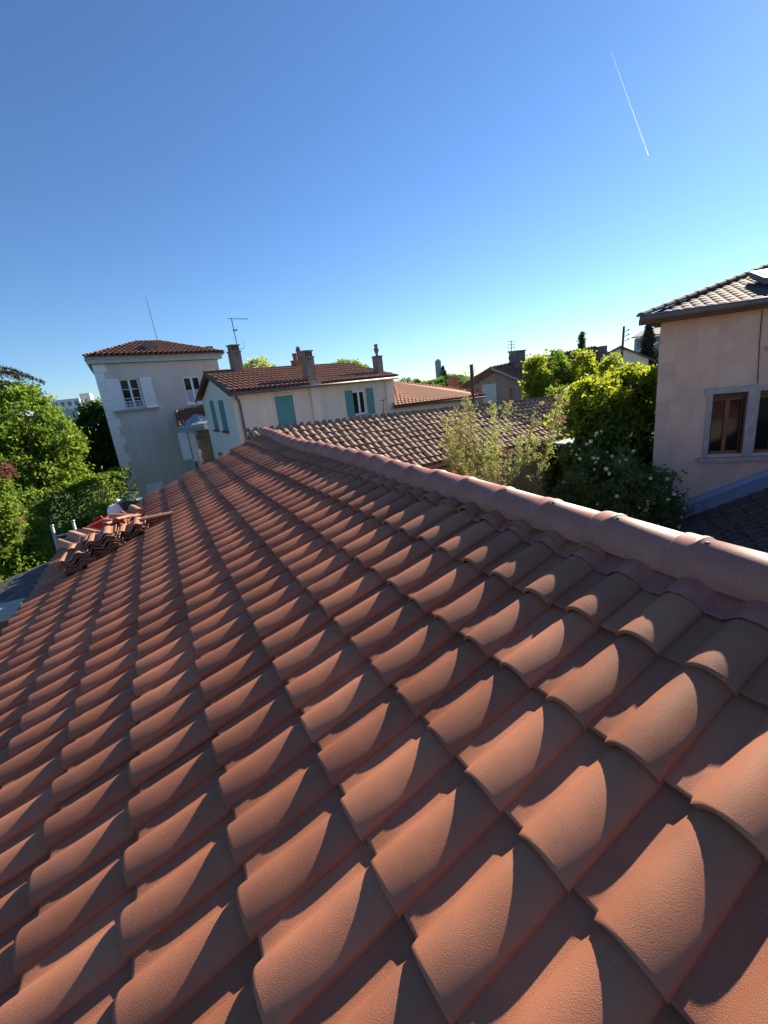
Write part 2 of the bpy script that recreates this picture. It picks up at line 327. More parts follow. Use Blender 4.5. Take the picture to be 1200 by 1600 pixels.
def ridge_edge(y):                                  # near lower edge of the ridge tiles
    return np.interp(y, [t[0] for t in RIDGE_T], [t[1] for t in RIDGE_T]), np.interp(y, [t[0] for t in RIDGE_T], [t[2] for t in RIDGE_T])
def kend(j): return 41.6-0.40*max(0, j+1)
def sag(k): return -0.035*math.exp(-((k-28)/6.5)**2)+0.006*math.sin(k*0.9)

house = thing('tiled_house', (0.0, 4.0, 0.0), 'low house under the camera with new terracotta tiled roof filling the foreground', 'house')
# walls and deck
wb = MB()
xe, xr, xb = -1.62, 1.95, 5.6
wb.prism([(xe,-4.0,0),(xb,-4.0,0),(xb,-4.0,3.40),(xr,-4.0,5.14),(xe,-4.0,4.03)], (0, 13.2, 0))
obj('wall', wb, 'near_wall', house)
roof = obj('roof', MB().prism([roofpt(8.9,-18,-0.09), roofpt(8.9,-18,-0.05), roofpt(-1.25,-18,-0.05), roofpt(-1.25,-18,-0.09)], (0, 56*W, 0)), 'batten', house)

# one interlocking roman tile: local x up the slope, y across (barrel then pan), z out of the roof
TL = 0.44
def tile_prof(s):                                   # s: 0 at the butt, 1 at the head (tapers upwards)
    kx, kz = 1-0.08*s, 1-0.12*s
    ctl = [(-0.001,-0.004),(0.0,0.006),(0.001,0.014),(0.008,0.0215),(0.020,0.0305),(0.034,0.0392),(0.050,0.0465),(0.066,0.0515),(0.082,0.0538),(0.098,0.0532),(0.113,0.0498),(0.128,0.0430),(0.142,0.0325),(0.154,0.0195),(0.163,0.0075)]
    pts = [(y*kx+0.006*s, z*kz) for y, z in ctl]
    pts += [(0.169*kx+0.006*s, 0.001), (0.184, -0.002), (0.205, -0.003), (0.236, -0.002), (0.247, 0.003)]
    return pts
def make_tile(lo=False):
    mb = MB(); rows = [0.0, 0.004, 0.012, 0.15, 0.30, TL] if not lo else [0.0, 0.012, TL]
    npt = len(tile_prof(0)); idx = list(range(npt)) if not lo else [0,2,4,6,8,10,12,14,15,17,19]
    n = len(idx)
    for x in rows:
        s = x/TL; pr = tile_prof(s); lift = 0.027*(1-s)
        rd = 0.0035 if x == 0 else (0.0012 if x == 0.004 else 0)
        for i in idx:
            y, z = pr[i]; xx = x + (0.016 if i >= 15 and x < 0.02 else 0.0)
            mb.v.append((xx, y, z+lift-rd))
    for r in range(len(rows)-1):
        for i in range(n-1):
            mb.f.append((r*n+i, (r+1)*n+i, (r+1)*n+i+1, r*n+i+1))
    # butt face and underside strip
    o = len(mb.v); pr = tile_prof(0)
    for i in idx:
        y, z = pr[i]; yc = 0.080+(y-0.080)*(0.88 if i < 15 else 1.0)
        mb.v.append((0.003+(0.016 if i >= 15 else 0), yc if i < 15 else y, z+0.027-0.0160))
    for i in range(n-1): mb.f.append((i, i+1, o+i+1, o+i))
    o2 = len(mb.v)
    for i in idx:
        y, z = pr[i]; yc = 0.080+(y-0.080)*(0.88 if i < 15 else 1.0)
        mb.v.append((0.10, yc if i < 15 else y, z+0.027-0.0210))
    for i in range(n-1): mb.f.append((o+i, o+i+1, o2+i+1, o2+i))
    # near flank edge thickness
    return mb
tile_hi = mesh_of('roof_tile', make_tile(), M['tile'], smooth=True); recalc(tile_hi)
for p_ in tile_hi.polygons:
    if p_.normal.z < 0: pass
b_ = bmesh.new(); b_.from_mesh(tile_hi)
for e_ in b_.edges:
    if len(e_.link_faces) == 2 and e_.calc_face_angle() > R_(40): e_.smooth = False
b_.to_mesh(tile_hi); b_.free()
lo_mb = make_tile(True); lo_v = np.array(lo_mb.v); lo_f = np.array(lo_mb.f)
roof.matrix_world  # world-aligned
cells = []
for j in range(-1, 10):
    for k in range(-10, 43):
        if k > kend(j): continue
        ye = RO[1]+(k+0.5)*W; ex, ez = ridge_edge(ye)
        jr = -(ex+0.10-RO[0])/math.cos(A18)/G         # ridge centre line in courses
        lenj = min(TL, (j-jr)*G)
        if lenj < 0.12: continue
        cells.append((j, k, lenj))
def cell_size(c):
    j, k, l = c
    pts = [to_px(roofpt(j-a, k+b, 0.03)) for a in (0, 1) for b in (0, 1)]
    if any(p is None for p in pts): return 0.0
    xs = [p[0] for p in pts]; ys = [p[1] for p in pts]
    if max(xs) < 0 or min(xs) > 1200 or max(ys) < 0 or min(ys) > 1600: return 0.0
    return (max(xs)-min(xs))*(max(ys)-min(ys))
cells.sort(key=lambda c: -cell_size(c))
rest_v, rest_f, nrest = [], [], 0
for n, (j, k, l) in enumerate(cells):
    r = random.Random(j*1000+k)
    base = roofpt(j, k, sag(k)+r.uniform(-0.0025, 0.0025))
    base = base+V3(r.uniform(-0.004, 0.004), r.uniform(-0.003, 0.003), 0)
    rot = (r.uniform(-0.012, 0.012), -A18+r.uniform(-0.008, 0.008), r.uniform(-0.014, 0.014))
    sc = (l/TL, 1, 1)
    if n < 300 and cell_size((j, k, l)) > 0:
        inst('roof_tile', tile_hi, roof, tuple(base-wl_of(roof)), rot, sc)
    else:
        m3 = np.array(Euler(rot).to_matrix()) * np.array(sc)
        rest_v.append(lo_v @ m3.T + base - wl_of(roof)); rest_f.append(lo_f+nrest*len(lo_v)); nrest += 1
me = np_mesh('roof_tile_field', np.concatenate(rest_v), np.concatenate(rest_f), M['tile'], smooth=True)
b_ = bmesh.new(); b_.from_mesh(me)
bmesh.ops.recalc_face_normals(b_, faces=b_.faces)
for e_ in b_.edges:
    if len(e_.link_faces) == 2 and e_.calc_face_angle() > R_(40): e_.smooth = False
b_.to_mesh(me); b_.free()
o = inst('roof_tile_field', me, roof, (0,0,0)); o['kind'] = 'stuff'
# back slope, out of view behind the ridge
bs = MB()
bs.prism([(2.02,-3.9,5.33),(5.9,-3.9,3.39),(5.9,-3.9,3.34),(2.02,-3.9,5.27)], (0, 13.2, 0))
for i in range(54):
    y = -3.8+i*0.24
    if y > 9.2: break
    bs.prism([(2.05, y, 5.312), (2.05, y+0.03, 5.352), (2.05, y+0.11, 5.352), (2.05, y+0.14, 5.312)], (3.86, 0, -1.93))
obj('back_slope', bs, 'tile', house)

# ridge: half-round tiles lapped with a collar, over a brick red lead strip
ridge = obj('ridge', MB().prism([(1.74,-4,5.20),(1.95,-4,5.20),(1.92,-4,5.36),(1.80,-4,5.36)], (0.12, 4.3, 0.03)), 'mortar', house)
def make_ridge_tile():
    mb = MB(); Lr = 0.405; prof = []
    for i in range(17):
        th = math.pi*i/16; prof.append((-math.cos(th)*0.122, math.sin(th)**0.85*0.124 if 0 < i < 16 else 0.0))
    rows = [(-0.012, 0.955), (0.0, 0.97), (0.02, 0.985), (Lr-0.085, 1.0), (Lr-0.083, 1.035), (Lr-0.075, 1.055), (Lr-0.064, 1.05), (Lr-0.058, 1.025), (Lr-0.004, 1.03), (Lr, 1.02), (Lr, 0.90)]
    n = len(prof)
    for y, s in rows:
        for x, z in prof: mb.v.append((x*s, y, z*s+(0.0 if z > 0 else -0.012)))
    for r in range(len(rows)-1):
        for i in range(n-1): mb.f.append((r*n+i, r*n+i+1, (r+1)*n+i+1, (r+1)*n+i))
    o = len(mb.v)          # near end face
    for x, z in prof: mb.v.append((x*0.87, -0.010, z*0.87-(0 if z > 0 else 0.012)))
    for i in range(n-1): mb.f.append((i, o+i, o+i+1, i+1))
    return mb
rt = mesh_of('ridge_tile', make_ridge_tile(), M['ridge'], smooth=True); recalc(rt)
screw_mb = MB(); screw_mb.lathe((0,0,0), [(0.009,0),(0.009,0.004),(0.005,0.006)], 8)
screw_me = mesh_of('screw', screw_mb, M['darkmetal'])
y = -2.985
while y < 10.15:
    ex, ez = ridge_edge(y); ex2, ez2 = ridge_edge(y+0.4)
    r = random.Random(int(y*100))
    yaw = -math.atan2(ex2-ex, 0.4)+r.uniform(-0.012, 0.012); pit = math.atan2(ez2-ez, 0.4)+r.uniform(-0.006, 0.010)
    kk = (y-RO[1])/W
    loc = V3(ex+0.121+r.uniform(-0.004, 0.004), y, ez-0.004+sag(kk)*0.8)-wl_of(ridge)
    t = inst('ridge_tile', rt, ridge, tuple(loc), (pit, r.uniform(-0.03, 0.03), yaw))
    if y > 0.0:
        s = inst('screw', screw_me, ridge, tuple(loc+V3(-0.022+0.3*math.sin(-yaw), 0.296, 0.1220+0.296*math.sin(pit))), (0, -0.2, 0))
    y += 0.3955
# pleated lead strip under the ridge following the tiles
fl = MB(); ys = np.arange(-3.0, 9.9, 0.0118); cols = 5
pr0 = tile_prof(0.9)
def prof_h(yl):
    return np.interp(yl % W, [q[0] for q in pr0], [q[1] for q in pr0])
for yi in ys:
    k = (yi-RO[1])/W; ex, ez = ridge_edge(yi)
    width = 0.085 if k < 8.2 else 0.03
    jr = -(ex-RO[0])/math.cos(A18)/G
    for c in range(cols):
        f = c/(cols-1)
        d = f*width-0.05*(1-f)
        X = RO+V3(-jr*G*math.cos(A18), yi-RO[1], -jr*G*math.sin(A18))-V3(math.cos(A18), 0, math.sin(A18))*d
        blend = min(1, 0.55+0.9*f)
        h = prof_h(yi-RO[1])*blend*0.98+0.018+0.03*(1-blend)+0.0022*math.sin(yi*410)*f+sag(k)
        fl.v.append(tuple(X+V3(-math.sin(A18), 0, math.cos(A18))*h))
for i in range(len(ys)-1):
    for c in range(cols-1):
        a = i*cols+c; fl.f.append((a, a+1, a+cols+1, a+cols))
obj('flashing_strip', fl, 'flash_red', ridge, smooth=True)

# ------------------------------------------------------------------ generic canal-tile roof covering
def lerp(a, b, t): return np.asarray(a, float)*(1-t)+np.asarray(b, float)*t
def barrel_tiles(E0, E1, R0, R1, cols, rows, rad, seg=5, lift=0.02, jit=0.0, seed=1, over=0.12):
    """half-round cover tiles over a roof plane given by its eave ends E0,E1 and ridge ends R0,R1; returns verts, quads"""
    r = random.Random(seed); V = []; Fq = []
    for c in range(cols):
        t = (c+0.5)/cols; a = lerp(E0, E1, t); b = lerp(R0, R1, t)
        up = b-a; Ls = np.linalg.norm(up); up = up/Ls
        sd = lerp(E1, R1, 0.5)-lerp(E0, R0, 0.5); sd = sd-up*(sd@up); sd /= np.linalg.norm(sd)
        nn = np.cross(sd, up); nn = nn if nn[2] > 0 else -nn
        ex = Ls/rows
        for k in range(rows):
            s0 = k*ex; s1 = min(Ls, (k+1)*ex+over*ex)
            o = len(V); dj = r.uniform(-jit, jit)
            for s, rr, lf in ((s0, rad*1.08, lift), (s1, rad*0.9, 0.0)):
                for i in range(seg+1):
                    th = math.pi*i/seg
                    V.append(a+up*s+sd*(math.cos(th)*rr+dj)+nn*(math.sin(th)*rr*0.85+lf))
            for i in range(seg): Fq.append((o+i, o+i+1, o+seg+2+i, o+seg+1+i))
            o2 = len(V)          # butt thickness
            for i in range(seg+1):
                th = math.pi*i/seg; V.append(a+up*(s0+0.002)+sd*(math.cos(th)*rad*0.86+dj)+nn*(math.sin(th)*rad*0.70+lift*0.6))
            for i in range(seg): Fq.append((o+i, o+i+1, o2+i+1, o2+i))
    return V, Fq
def roof_plane(root, name, E0, E1, R0, R1, m, spacing, exposure, rad=None, seed=1, thick=0.08, jit=0.004, tri=False):
    E0, E1, R0, R1 = [np.asarray(x, float) for x in (E0, E1, R0, R1)]
    w = max(np.linalg.norm(E1-E0), np.linalg.norm(R1-R0)); h = np.linalg.norm(lerp(R0, R1, .5)-lerp(E0, E1, .5))
    cols = max(2, round(w/spacing)); rows = max(1, round(h/exposure))
    nn = np.cross(E1-E0, R0-E0 if not tri else R1-E0); nn /= np.linalg.norm(nn); nn = nn if nn[2] > 0 else -nn
    sl = MB().prism([E0, E1, R1, R0] if np.linalg.norm(R1-R0) > 0.01 else [E0, E1, R0], -nn*thick)
    o = obj(name, sl, m, root)
    V, Fq = barrel_tiles(E0, E1, R0, R1, cols, rows, rad or spacing*0.40, seed=seed, jit=jit)
    me = np_mesh('tile_rows', np.array(V)-wl_of(root), np.array(Fq), M[m], smooth=False)
    t = inst('tile_rows', me, o, (0,0,0)); t['kind'] = 'stuff'
    return o
def ridge_caps(root, a, b, n, rad, m, name='ridge_cap'):
    a, b = np.asarray(a, float), np.asarray(b, float); mb = MB()
    d = (b-a)/n; u = d/np.linalg.norm(d); sd = np.cross(u, (0,0,1)); sd /= np.linalg.norm(sd); up = np.cross(sd, u)
    for i in range(n):
        p0 = a+d*i; V = []
        for s, rr in ((0, rad), (1.06, rad*0.9)):
            for k in range(7):
                th = math.pi*k/6; V.append(p0+d*s+sd*math.cos(th)*rr+up*(math.sin(th)*rr*0.8))
        mb.add(V, [(k, k+1, 8+k, 7+k) for k in range(6)]+[(6,5,4,3,2,1,0)])
    return obj(name, mb, m, root, smooth=False)

# ------------------------------------------------------------------ old canal-tiled outbuilding just beyond the new roof
cy0, cy1 = 9.62, 12.5
cEL, cER = V3(2.45, cy0, 4.06), V3(12.35, cy0+0.15, 3.99)
cRL, cRR = V3(2.25, cy1, 5.36), V3(13.6, cy1, 4.96)
canal = thing('outbuilding', (7.5, 11.0, 0.0), 'long low outbuilding with weathered canal tile roof and ochre wall behind the new ridge', 'outbuilding')
cw = MB()
cw.prism([(2.6,cy0+0.22,0),(10.8,cy0+0.30,0),(10.8,cy0+0.30,3.93),(2.6,cy0+0.22,4.0)], (0, 0.3, 0))
cw.prism([(10.82,cy0+1.6,0),(12.4,cy0+1.6,0),(12.4,cy0+1.6,4.3),(10.82,cy0+1.6,4.3)], (0, 0.25, 0))
cw.prism([(2.6,cy0+0.53,0),(2.6,cy1+2.4,0),(2.6,cy1+2.4,4.0),(2.6,cy1,5.22),(2.6,cy0+0.53,4.10)], (0.3,0,0))
cw.prism([(12.4,cy0+0.61,0),(12.9,cy1+2.4,0),(12.9,cy1+2.4,3.9),(12.9,cy1,4.80),(12.4,cy0+0.61,4.02)], (-0.3,0,0))
cw.prism([(2.6,cy1+2.41,0),(12.9,cy1+2.41,0),(12.9,cy1+2.41,3.9),(2.6,cy1+2.41,4.0)], (0, 0.3, 0))
obj('wall', cw, 'canal_wall', canal)
croof = obj('roof', MB().prism([cEL, cER, cRR, cRL], (0,0,-0.06)), 'oldtile', canal)
obj('rear_slope', MB().prism([cRL, cRR, cRR+V3(0,3.2,-1.05), cRL+V3(0,3.2,-1.1)], (0,0,-0.06)), 'oldtile', canal)
fb = MB(); fb.prism([cEL+V3(0,-0.02,-0.07), cEL+V3(0,-0.02,-0.13), cER+V3(0,-0.02,-0.13), cER+V3(0,-0.02,-0.07)], (0,0.03,0)); obj('eave_board', fb, 'eavewood', canal)
def canal_tile_mesh(L=0.37, r0=0.094, r1=0.074, seg=6):
    mb = MB()
    for x, rr, lf in ((0, r0, 0.024), (L, r1, 0.0)):
        for i in range(seg+1):
            th = math.pi*i/seg; mb.v.append((x, math.cos(th)*rr, math.sin(th)*rr*0.82+lf))
    for i in range(seg): mb.f.append((i, seg+1+i, seg+2+i, i+1))
    o = len(mb.v)
    for i in range(seg+1):
        th = math.pi*i/seg; mb.v.append((0.002, math.cos(th)*r0*0.82, math.sin(th)*r0*0.63+0.022))
    for i in range(seg): mb.f.append((i, i+1, o+i+1, o+i))
    return mb
ct_mb = canal_tile_mesh(); ct = mesh_of('canal_tile', ct_mb, M['oldtile'], smooth=True)
b_ = bmesh.new(); b_.from_mesh(ct)
for e_ in b_.edges:
    if len(e_.link_faces) == 2 and e_.calc_face_angle() > R_(50): e_.smooth = False
b_.to_mesh(ct); b_.free()
ncol, nrow = 52, 10
ctl = []
for c in range(ncol):
    t = (c+0.5)/ncol; a = lerp(cEL, cER, t); b = lerp(cRL, cRR, t)
    for k in range(nrow):
        X = lerp(a, b, k/nrow*0.985); d = X-V3(0,0,CAM_Z); s = 1.87/d[0]; yc = d[1]*s; zc = CAM_Z+d[2]*s
        vis = yc > 10.2 or zc > 5.50
        ctl.append((not vis, np.linalg.norm(d), c, k, X, b-a))
ctl.sort(key=lambda q: q[:2])
Vr, Fr, nr = [], [], 0
cv, cfq = np.array(ct_mb.v), np.array(ct_mb.f)
for n, (hid, _, c, k, X, up) in enumerate(ctl):
    r = random.Random(c*50+k); u = Vector(up/np.linalg.norm(up)); sd = Vector((1,0,0)); sd = (sd-u*sd.dot(u)).normalized(); nn = u.cross(-sd)
    if nn.z < 0: nn = -nn
    yv = nn.cross(u)
    mt = Matrix((u, yv, nn)).transposed() @ Euler((r.uniform(-.09,.09), r.uniform(-.035,.035), r.uniform(-.06,.06))).to_matrix()
    loc = X+V3(r.uniform(-.016,.016), r.uniform(-.03,.03), r.uniform(0,.012)+0.012)-wl_of(croof)
    if n < 300: inst('canal_tile', ct, croof, tuple(loc), tuple(mt.to_euler()))
    else: Vr.append(cv @ np.array(mt).T+loc); Fr.append(cfq+nr*len(cv)); nr += 1
o = inst('canal_tile_field', np_mesh('canal_tile_field', np.concatenate(Vr), np.concatenate(Fr), M['oldtile'], smooth=True), croof, (0,0,0)); o['kind'] = 'stuff'
# ridge of the outbuilding: mortar bed with upstanding half tiles
rb_ = MB().prism([cRL+V3(0,-0.07,0.0), cRL+V3(0,-0.05,0.085), cRL+V3(0,0.05,0.085), cRL+V3(0,0.07,0.0)], cRR-cRL)
cridge = obj('ridge_bed', rb_, 'mortar', canal)
bm_ = MB(); 
for i in range(6):
    th0 = math.pi*i/5; bm_.v += [(-0.085, math.cos(th0)*0.085, math.sin(th0)*0.12), (0.085, math.cos(th0)*0.07, math.sin(th0)*0.10)]
for i in range(5): bm_.f.append((2*i, 2*i+1, 2*i+3, 2*i+2))
bm_.f.append((0,2,4,6,8,10)); bm_.f.append((11,9,7,5,3,1))
bump_me = mesh_of('ridge_lump', bm_, M['chimney'])
for i in range(ncol+1):
    q = lerp(cRL, cRR, i/ncol)
    inst('ridge_lump', bump_me, cridge, tuple(q+V3(rnd.uniform(-.02,.02), 0, 0.055+rnd.uniform(-.01,.01))-wl_of(cridge)), (0,0,math.pi/2+rnd.uniform(-.1,.1)), (1.2, 0.62, 0.9))

# ------------------------------------------------------------------ tall grey tower house at the left
TF = Fac((-1.98,26.93), (4.064,28.92), us=0.942); Tn = TF.n; Tt = TF.t
LT = 6.95; DT = 6.6
tower = thing('tower_house', (*TF.A, 0.0), 'tall square grey house with hipped tile roof and white shutters at the left', 'house')
wins = [(1.04, 2.04, 6.50, 8.02), (4.50, 5.56, 6.42, 7.92)]
tw = MB(); TF.wall(tw, 0, LT, 0, 8.78, wins+[(0.95,1.98,1.2,2.46)])
SK = V3(-0.052, 0.9986, 0)*6.2
bl, br = tuple(V3(*TF.p(0,0))+SK), tuple(V3(*TF.p(LT,0))+SK)
for a, b in ((TF.p(0,0), bl), (TF.p(LT,0), br), (bl, br)):
    tw.add([a, b, (b[0],b[1],8.78), (a[0],a[1],8.78)], [(0,1,2,3)])
obj('wall', tw, 'tower_wall', tower, fix=False)
# cornice
cb = MB(); TF.box(cb, -0.22, LT+0.22, 8.80, 9.00, -0.05, 0.24); TF.box(cb, -0.30, LT+0.30, 9.002, 9.12, -0.05, 0.34)
for u in (-0.30, LT-0.05):
    for (z0, z1, k) in ((8.80, 9.00, 0.08), (9.002, 9.12, 0.0)):
        u0 = u+(k if u < 0 else 0); u1 = u+0.35-(0 if u < 0 else k)
        q0, q1 = V3(*TF.p(u0, z0, -0.051)), V3(*TF.p(u1, z0, -0.051)); cb.hexa([q0, q1, q1+SK, q0+SK]+[p+V3(0,0,z1-z0) for p in (q0, q1, q1+SK, q0+SK)])
obj('cornice', cb, 'cornice', tower)
z = 0.1; i = 0
while z < 8.7:
    h = 0.46; ww = 0.56 if i % 2 == 0 else 0.40
    q = MB(); TF.box(q, -0.035, ww, z+0.006, min(z+h-0.006, 8.775), -0.05, 0.03); obj('quoin', q, 'quoin', tower); z += h; i += 1
# roof: four hips to a short ridge
e = [V3(*TF.p(-0.38,9.13,0.40)), V3(*TF.p(LT+0.36,9.13,0.40))]; e += [e[1]+SK*1.13, e[0]+SK*1.13]
r1, r2 = V3(0.24,30.75,10.20), V3(1.42,31.35,10.27)
def hip_face(root, a, b, c, d, m, sp, ex, seed, nm='roof', hf=1.15):
    """roof face a-b eave, d-c ridge, with straight canal columns clipped to the trapezoid"""
    sl = MB().prism([a, b, c, d] if np.linalg.norm(c-d) > .01 else [a, b, c], (0,0,-0.06)); o = obj(nm, sl, m, root)
    t = (b-a); Lw = np.linalg.norm(t); t /= Lw; up = (c+d)/2-(a+b)/2; up -= t*(up@t); H = np.linalg.norm(up); up /= H
    nn = np.cross(t, up); nn = nn if nn[2] > 0 else -nn
    uc, ud = (c-a)@t, (d-a)@t; V = []; Fq = []; ncol = int(Lw/sp); rad = sp*0.36; seg = 5
    for i in range(ncol):
        u = (i+.5)*Lw/ncol
        smax = H*min(1, u/max(ud, 1e-6)) if u < ud else (H*min(1, (Lw-u)/max(Lw-uc, 1e-6)) if u > uc else H)
        nrow = max(1, int(smax/ex+0.5))
        for k in range(nrow):
            s0 = k*ex; s1 = min(smax, s0+ex*1.1)
            if s1-s0 < 0.04: continue
            oo = len(V)
            for s, rr, lf in ((s0, rad*1.08, .022), (s1, rad*.92, 0)):
                for q in range(seg+1):
                    th = math.pi*q/seg; V.append(a+t*(u+math.cos(th)*rr)+up*s+nn*(math.sin(th)*rr*hf+lf*(0.5 if hf < 1 else 1)))
            for q in range(seg): Fq.append((oo+q, oo+q+1, oo+seg+2+q, oo+seg+1+q))
    me = np_mesh('tile_rows', np.array(V)-wl_of(root), np.array(Fq), M[m]); x = inst('tile_rows', me, o, (0,0,0)); x['kind'] = 'stuff'
    return o
hip_face(tower, e[0], e[1], r2, r1, 'oldtile_red', 0.265, 0.40, 1, 'roof')
hip_face(tower, e[3], e[0], r1, r1, 'oldtile_red', 0.265, 0.40, 2, 'roof')
hip_face(tower, e[1], e[2], r2, r2, 'oldtile_red', 0.265, 0.40, 3, 'roof')
hip_face(tower, e[2], e[3], r1, r2, 'oldtile_red', 0.265, 0.40, 4, 'roof')
ridge_caps(tower, r1, r2, 4, 0.11, 'oldtile_red'); ridge_caps(tower, e[0]+V3(0,0,.03), r1, 11, 0.10, 'oldtile_red', 'hip_cap'); ridge_caps(tower, e[1]+V3(0,0,.03), r2, 11, 0.10, 'oldtile_red', 'hip_cap')
# small roof hatch
hb = MB(); TF.box(hb, 3.05, 3.58, 9.14, 9.82, -1.9, -0.2); hatch = obj('roof_hatch', hb, 'chimney', tower)
hb = MB(); TF.box(hb, 2.95, 3.68, 9.15, 9.24, -0.19, 0.05); obj('hatch_sill', hb, 'white', hatch)
hb = MB(); TF.box(hb, LT+0.02, LT+0.4, 9.2, 9.66, -1.4, -1.0); obj('chimney', hb, 'chimney', tower)
# windows, shutters, balcony rail
window(tower, TF, 1.04, 2.04, 6.50, 8.02, 'white', d=-0.10, leaves=2, rows=3, fw=0.07)
window(tower, TF, 4.50, 5.56, 6.42, 7.92, 'white', d=-0.06, leaves=2, rows=2, fw=0.085, curtain='curtain', sill=0.08, sillm='quoin')
window(tower, TF, 0.95, 1.98, 1.2, 2.46, 'white', d=-0.12, leaves=2, rows=2, fw=0.07)
sb_ = MB(); TF.box(sb_, 0.35, 2.75, 6.36, 6.44, 0.0, 0.16); obj('window_ledge', sb_, 'surround', tower)
shutter(tower, TF, 0.38, 1.00, 6.47, 8.04, 'white'); shutter(tower, TF, 2.08, 2.70, 6.47, 8.04, 'white')
shutter(tower, TF, 0.97, 1.465, 1.2, 2.44, 'white', d=-0.05); shutter(tower, TF, 1.475, 1.96, 1.2, 2.44, 'white', d=-0.05)
bal = MB()
for u in np.linspace(1.08, 2.0, 5): F_ = TF.box(bal, u-0.011, u+0.011, 6.50, 6.86, 0.05, 0.07)
TF.box(bal, 1.05, 2.03, 6.862, 6.89, 0.045, 0.075); TF.box(bal, 1.05, 2.03, 6.52, 6.54, 0.071, 0.078)
for i in range(4):
    u = 1.195+0.23*i
    bal.tube([TF.p(u+0.085*math.cos(t), 6.69+0.12*math.sin(t), 0.06) for t in np.linspace(0, 2*math.pi, 11)], 0.010, 4, cap=False)
    bal.tube([TF.p(u+0.04*math.cos(t), 6.69+0.055*math.sin(t), 0.06) for t in np.linspace(0, 2*math.pi, 8)], 0.009, 4, cap=False)
obj('balcony_rail', bal, 'white', tower)
# porch wing between the tower and the teal-shuttered house: lean-to roof, zinc bay with valance
pw = MB(); TF.box(pw, 3.78, 6.9, 0, 5.0, 0.002, 1.25); obj('porch_wall', pw, 'tower_wall', tower)
roof_plane(tower, 'porch_roof', TF.p(2.95,5.30,1.55), TF.p(6.9,5.30,1.55), TF.p(3.6,6.12,0.02), TF.p(6.9,6.30,0.02), 'oldtile_red', 0.22, 0.36, seed=5)
zb = MB(); zc = [TF.p(3.0+0*i, 5.28, 1.5) for i in range(1)]
arc = [TF.p(2.95+(u), 5.30, 1.56+0.42*math.sin(math.pi*min(1, max(0, u/2.6)))) for u in np.linspace(0, 2.6, 9)]
apx = TF.p(4.4, 5.86, 0.9)
zb.add(arc+[apx], [(i, i+1, 9) for i in range(8)])
zb.add([(p[0],p[1],5.30) for p in arc]+[(p[0],p[1],5.22) for p in arc], [(i, i+1, 10+i, 9+i) for i in range(8)])
obj('zinc_canopy', zb, 'zinc', tower, fix=False)
vb = MB()
for i in range(len(arc)-1):
    for s in range(5):
        a = lerp(arc[i], arc[i+1], s/5); b = lerp(arc[i], arc[i+1], (s+1)/5); mm = (a+b)/2
        vb.add([(a[0],a[1],5.20),(b[0],b[1],5.20),(b[0],b[1],5.02),(mm[0],mm[1],4.94),(a[0],a[1],5.02)], [(0,1,2,3,4)])
obj('valance', vb, 'valance', tower, fix=False)
PF = Fac(TF.p(3.78,0,1.25)[:2], TF.p(6.9,0,1.25)[:2])
shutter(tower, Fac(TF.p(3.05,0,1.0)[:2], TF.p(3.79,0,1.26)[:2]), 0.0, 0.46, 3.45, 4.95, 'white'); shutter(tower, PF, -0.22, 0.12, 3.30, 4.95, 'white', d=0.06)
for r_i in range(9):
    zz = 2.6+r_i*0.26
    off = 0 if r_i % 2 else 0.13
    for c_i in range(3):
        q = MB(); u0 = 0.30+c_i*0.29+(-0.10 if (c_i == 0 and r_i % 2) else 0); u1 = 0.30+(c_i+1)*0.29-0.012+(off if c_i == 2 else 0)
        PF.box(q, u0, u1, zz, zz+0.245, 0.002, 0.03+rnd.uniform(0,.012)); obj('stone', q, 'brownstone', tower)
dp = MB(); dp.tube([TF.p(6.5,5.2,1.4), TF.p(6.5,0.2,1.4)], 0.05, 8); obj('downpipe', dp, 'gutter', tower, smooth=True)
dp = MB(); dp.tube([TF.p(3.7,3.3,1.05), TF.p(3.7,0.2,1.05)], 0.04, 8); obj('downpipe', dp, 'darkmetal', tower, smooth=True)
mast = thing('mast', TF.p(4.6,10.3,-2.6), 'thin bare mast standing on the hipped roof of the grey tower house', 'antenna')
q = MB(); q.tube([TF.p(4.63,10.2,-2.6), TF.p(4.54,12.67,-2.6)], [0.022, 0.012], 5); obj('pole', q, 'darkmetal', mast)

# ------------------------------------------------------------------ cream house with teal shutters in the middle
MF = Fac((3.05,19.06), (12.11,22.21), us=0.879); GB = (2.52, 25.1)
GF = Fac((3.05,19.06), GB)
mid = thing('cream_house', (*MF.A, 0.0), 'cream house with teal shutters and long red tile roof behind the outbuilding', 'house')
mw = MB(); holes = [(7.50, 8.52, 4.88, 6.10), (2.22, 3.30, 4.95, 6.25)]
MF.wall(mw, 0, 10.9, 0, 6.50, holes, 0.2)
obj('wall', mw, 'mid_wall', mid, fix=False)
gw = MB(); gl = GF.L
gw.add([GF.p(0,0), GF.p(gl,0), GF.p(gl,6.50), GF.p(gl*0.5,7.46), GF.p(0,6.50)], [(0,1,2,3,4)]); obj('gable_wall', gw, 'gable_wall', mid, fix=False)
bw = MB(); backB = V3(12.11,22.21,0)+V3(GB[0],GB[1],0)-V3(3.05,19.06,0)
bw.add([(12.11,22.21,0), tuple(backB), (backB[0],backB[1],6.5), tuple((V3(12.11,22.21,0)+backB)/2+V3(0,0,7.46)), (12.11,22.21,6.5)], [(0,1,2,3,4)])
bw.add([tuple(backB), (GB[0],GB[1],0), (GB[0],GB[1],6.5), (backB[0],backB[1],6.5)], [(0,1,2,3)]); obj('rear_wall', bw, 'mid_wall', mid, fix=False)
gd = V3(GB[0]-3.05, GB[1]-19.06, 0)
mE0, mE1 = V3(*MF.p(-0.32,6.60,0.38)), V3(*MF.p(11.15,6.60,0.38))
